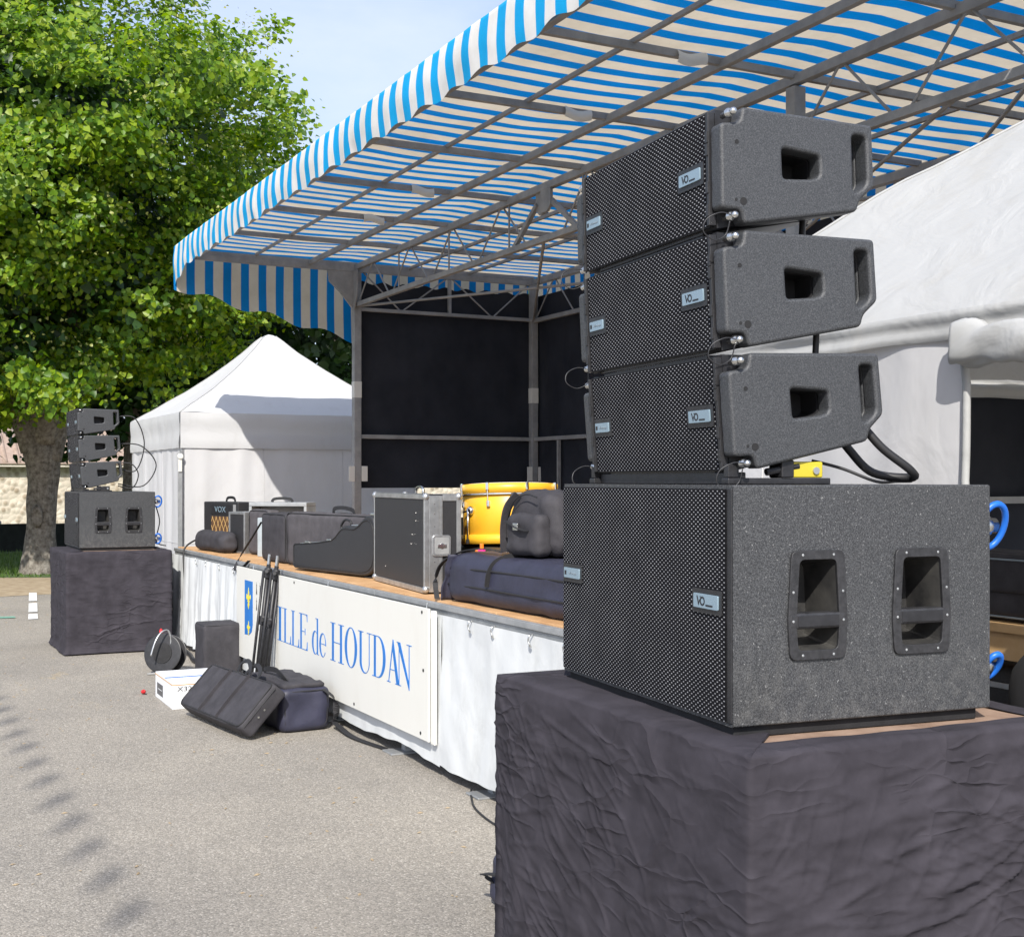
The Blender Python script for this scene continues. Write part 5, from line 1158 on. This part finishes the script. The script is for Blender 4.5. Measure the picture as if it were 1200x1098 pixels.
ct = thing('carton', 'white cardboard box marked X32 on the asphalt', 'box', (-9.60, 2.085, 0), -1)
obj('carton_body', MB().box(-.66, 0, 0, .42, 0, .197), 'cardboard', ct, bevel=.003)
obj('lid_edge', MB().box(-.662, .002, -.002, .422, .178, .184), 'tan', ct)
obj('tape', MB().box(-.30, -.26, .0, .42, .1972, .1984), 'blue', ct)
obj('window_print', MB().box(-.59, -.36, -.0012, -.0002, .035, .125), 'greyprint', ct)
obj('print_line', MB().box(-.55, -.40, -.0024, -.0013, .078, .082), 'cardboard', ct)
obj('lettering', text_mesh('X32', .05, lambda a, b_, c: (.0012 + c, .09 + a * 1.3, .148 + b_)), 'ink', ct)
kb = thing('keyboard_case', 'wide black keyboard bag leaning against the duffel on the asphalt', 'bag', (-8.25, 2.215, 0)); kb.rotation_euler = (R(-43), 0, R(7)); kb.location = (-8.20, 2.20, .092)
# local: x -1.12..0, z up the slope
obj('bag_body', soft(-1.13, 0, 0, .13, 0, .38, .03, .006, 6, 21), 'nylon', kb)
obj('piping', MB().tube([(a, .004, b_) for a, b_ in rrect(-1.115, -.015, .015, .365, .04)], .006, 6, closed=True), 'webbing', kb, smooth=True)
for x in (-.72, -.40): obj('webbing_band', strap([(x, .0, .012), (x, -.006, .2), (x, .0, .37)], .035, .003, up=(1, 0, 0)), 'nylon', kb)
for k, x in enumerate((-.60, -.48)): obj('carry_handle', strap([(x - .10, .04, .37), (x - .09, .01 + .03 * k, .44), (x, .0 + .03 * k, .47), (x + .09, .01 + .03 * k, .43), (x + .11, .04, .37)], .03, .008, up=(0, 1, 0)), 'webbing', kb)
for z in (.14, .20): obj('stud', MB().lathe([(.009, 0), (.007, .004)], 10, Matrix.Translation((.0005, .065, z)) @ Matrix.Rotation(R(90), 4, 'Y')), 'steel', kb)
obj('end_zip', MB().tube([(.001, .03, .03), (.003, .03, .35)], .004, 6), 'webbing', kb)
df = thing('duffel_bag', 'black boxy duffel bag on the asphalt below the banner', 'bag', (-8.335, 2.53, 0), 3)
obj('bag_body', soft(-.80, 0, 0, .36, 0, .30, .05, .014, 6, 31), 'navy', df); obj('top_flap', soft(-.74, -.03, .03, .33, .285, .325, .03, .015, 8, 33), 'nylon', df)
obj('grab_handle', strap([(-.60, .10, .31), (-.55, .08, .36), (-.40, .10, .375), (-.25, .09, .36), (-.20, .12, .315)], .035, .007, up=(0, 1, 0)), 'webbing', df)
obj('shoulder_strap', strap([(.0, .30, .28), (.05, .36, .22), (.04, .38, .12), (.03, .37, .06), (.10, .38, .03), (.40, .36, .012), (.80, .40, .008)], .045, .004), 'webbing', df)
obj('piping', MB().tube([(-.004, a, b_) for a, b_ in rrect(.03, .33, .03, .275, .05)], .005, 6, closed=True), 'webbing', df)
rl = thing('cable_reel', 'black cable reel with a bent metal handle and red plugs', 'cable reel', (-11.42, 2.42, 0)); 
ax = Matrix.Translation((0, 0, .176)) @ Matrix.Rotation(R(-38), 4, 'Z') @ Matrix.Rotation(R(78), 4, 'Y')
obj('flange', MB().lathe([(.03, .050), (.165, .050), (.175, .056), (.165, .062), (.06, .062), (.03, .064)], 32, ax), 'blk', rl, bevel=.002); obj('flange', MB().lathe([(.03, -.062), (.165, -.062), (.175, -.056), (.165, -.050)], 32, ax), 'blk', rl, bevel=.002)
obj('wound_cable', MB().lathe([(.06, -.049), (.135, -.049), (.143, -.03), (.138, -.01), (.145, .01), (.138, .03), (.135, .049), (.06, .049)], 28, ax), 'rubber', rl, smooth=True)
obj('hub_disc', MB().lathe([(.09, .0645), (.09, .069), (.05, .072)], 20, ax), 'blkdull', rl)
obj('bent_handle', MB().tube(spline([(.12, -.15, .18), (.11, -.11, .30), (.09, -.06, .37), (.07, .0, .39), (.07, .03, .33), (.07, .03, .25)], 6), .008, 8), 'alu', rl, smooth=True)
obj('red_plug', MB().lathe([(.014, 0), (.017, .02), (.012, .035), (.007, .045)], 12, Matrix.Translation((-.03, -.03, .35)) @ Matrix.Rotation(R(-20), 4, 'Y')), 'red', rl, smooth=True)
obj('base_foot', MB().tube([(.02, -.16, .010), (.02, .16, .010)], .010, 8), 'frame', rl)
tag(obj('red_plug', MB().lathe([(.012, 0), (.017, .008), (.017, .04), (.010, .05), (.006, .075)], 12, Matrix.Translation((-10.42, 2.03, .017)) @ Matrix.Rotation(R(80), 4, 'Y')), 'red', smooth=True), 'small red plug lying on the asphalt beside the white carton', 'plug')
cable('ground_cable', 'dark cable bundle lying along the foot of the skirt', [(-11.2, 2.86, .02), (-11.9, 2.80, .022), (-12.4, 2.86, .02), (-12.9, 2.90, .02)], .022, 'rubber')
cable('ground_cable', 'thin black cable curving out from under the stage skirt', [(-6.35, 3.0, .006), (-6.2, 2.93, .006), (-5.95, 2.84, .006), (-5.6, 2.80, .006), (-5.2, 2.85, .006), (-4.8, 3.0, .006)], .006, 'rubber')
sb = thing('blue_bundle', 'folded dark blue bag peeking out behind the foreground table', 'bag', (-4.62, 2.30, 0), 15)
obj('bag_body', soft(-.02, .40, -.05, .28, 0, .22, .06, .015, 9, 40), 'navy', sb); obj('carry_handle', strap([(.03, -.045, .10), (.0, -.075, .13), (.12, -.08, .15), (.2, -.05, .12)], .03, .006), 'webbing', sb)

# inside the right tent
wt = thing('wooden_table', 'pale wooden table just inside the open tent door', 'table', (-3.95, 3.45, 0))
obj('table_top', MB().box(0, 1.15, 0, .65, 1.185, 1.215), 'wood', wt, bevel=.003); obj('apron', MB().box(.03, 1.12, .02, .045, 1.09, 1.184), 'wood', wt, bevel=.002)
for x in (.05, 1.10):
    for y in (.06, .60): obj('leg', MB().bar((x, y, 0), (x, y, 1.184), .05), 'wood', wt)
at_ = thing('dark_infill_box', 'tall black box added under the wooden table to darken the tent', 'case', (-3.84, 3.53, 0))  # added box, blocks the bright ground so the tent interior reads dark
obj('box_body', soft(0, .94, 0, .46, 0, 1.06, .03, .002), 'tolex', at_); obj('box_edge', MB().box(-.004, .944, -.004, .464, .98, 1.0), 'alu', at_, bevel=.002)
bb = thing('shoulder_bag', 'black shoulder bag with pale piping on the wooden table', 'bag', (-3.55, 3.50, 1.215))
obj('bag_body', soft(0, .66, 0, .24, 0, .24, .04, .006, 7, 50), 'nylon', bb); obj('flap', soft(.02, .64, -.012, .06, .10, .235, .012, .004, 7, 51), 'nylon', bb); obj('piping', MB().tube([(a, -.016, b_) for a, b_ in rrect(.05, .60, .02, .215, .03)], .0035, 6, closed=True), 'badgegrey', bb)
ub = thing('tall_black_cover', 'tall black covered case standing in the tent doorway', 'case', (-2.77, 3.02, 0))
obj('cover', soft(0, .60, 0, .34, 0, 1.22, .14, .008, 4, 60), 'blkdull', ub); obj('cover_strap', strap([(.30, -.006, .3), (.30, -.008, .8), (.30, .0, 1.10)], .04, .004, up=(1, 0, 0)), 'webbing', ub)

# ================================================================== PENNANT LINE (out of view to the left, its shadow falls on the asphalt)
pn = thing('pennant_line', 'string of small cloth pennants strung in front of the stage', 'bunting', (0, 0, 0))
hp = 9.0; k0 = Vector((-hp, hp * .62))
sy = .93 - .62 * hp
obj('line', MB().tube([(-11.5 + hp, sy, hp + .16), (-8 + hp, sy, hp + .14), (-4.5 + hp, sy, hp + .16)], .004, 5), 'webbing', pn)
for k in range(13):
    x = -5.15 - .5 * k + hp
    obj('pennant', MB().add([(x - .09, sy, hp + .13), (x + .09, sy, hp + .13), (x + .03, sy + .02, hp - .17), (x - .03, sy + .02, hp - .17)], [(0, 1, 2, 3)]), 'pennant', pn, solid=.003)

# ================================================================== LITTER ON THE ASPHALT
g_ = np.random.default_rng(21); n = 900; V = []; F = []
for k in range(n):
    x = -g_.uniform(4, 19); y = g_.uniform(-2.2, 2.8); sz = g_.uniform(.003, .011); a = g_.uniform(0, 6.28)
    if y > 1.5 and -14.5 < x < -12.9: continue
    i = len(V)
    V += [(x + sz * math.cos(a + j * 1.57) * (1.8 if j % 2 == 0 else .7), y + sz * math.sin(a + j * 1.57) * (1.8 if j % 2 == 0 else .7), .0015 + .004 * g_.random()) for j in range(4)] + [(x, y, .0015 + sz * .7)]
    F += [(i, i + 1, i + 4), (i + 1, i + 2, i + 4), (i + 2, i + 3, i + 4), (i + 3, i, i + 4)]
me = bpy.data.meshes.new('litter'); me.from_pydata(V, [], F)
tag(obj('litter', me, 'dirt', fix=False), 'fine dry bits of leaf and grit scattered on the asphalt', 'litter', kind='stuff')
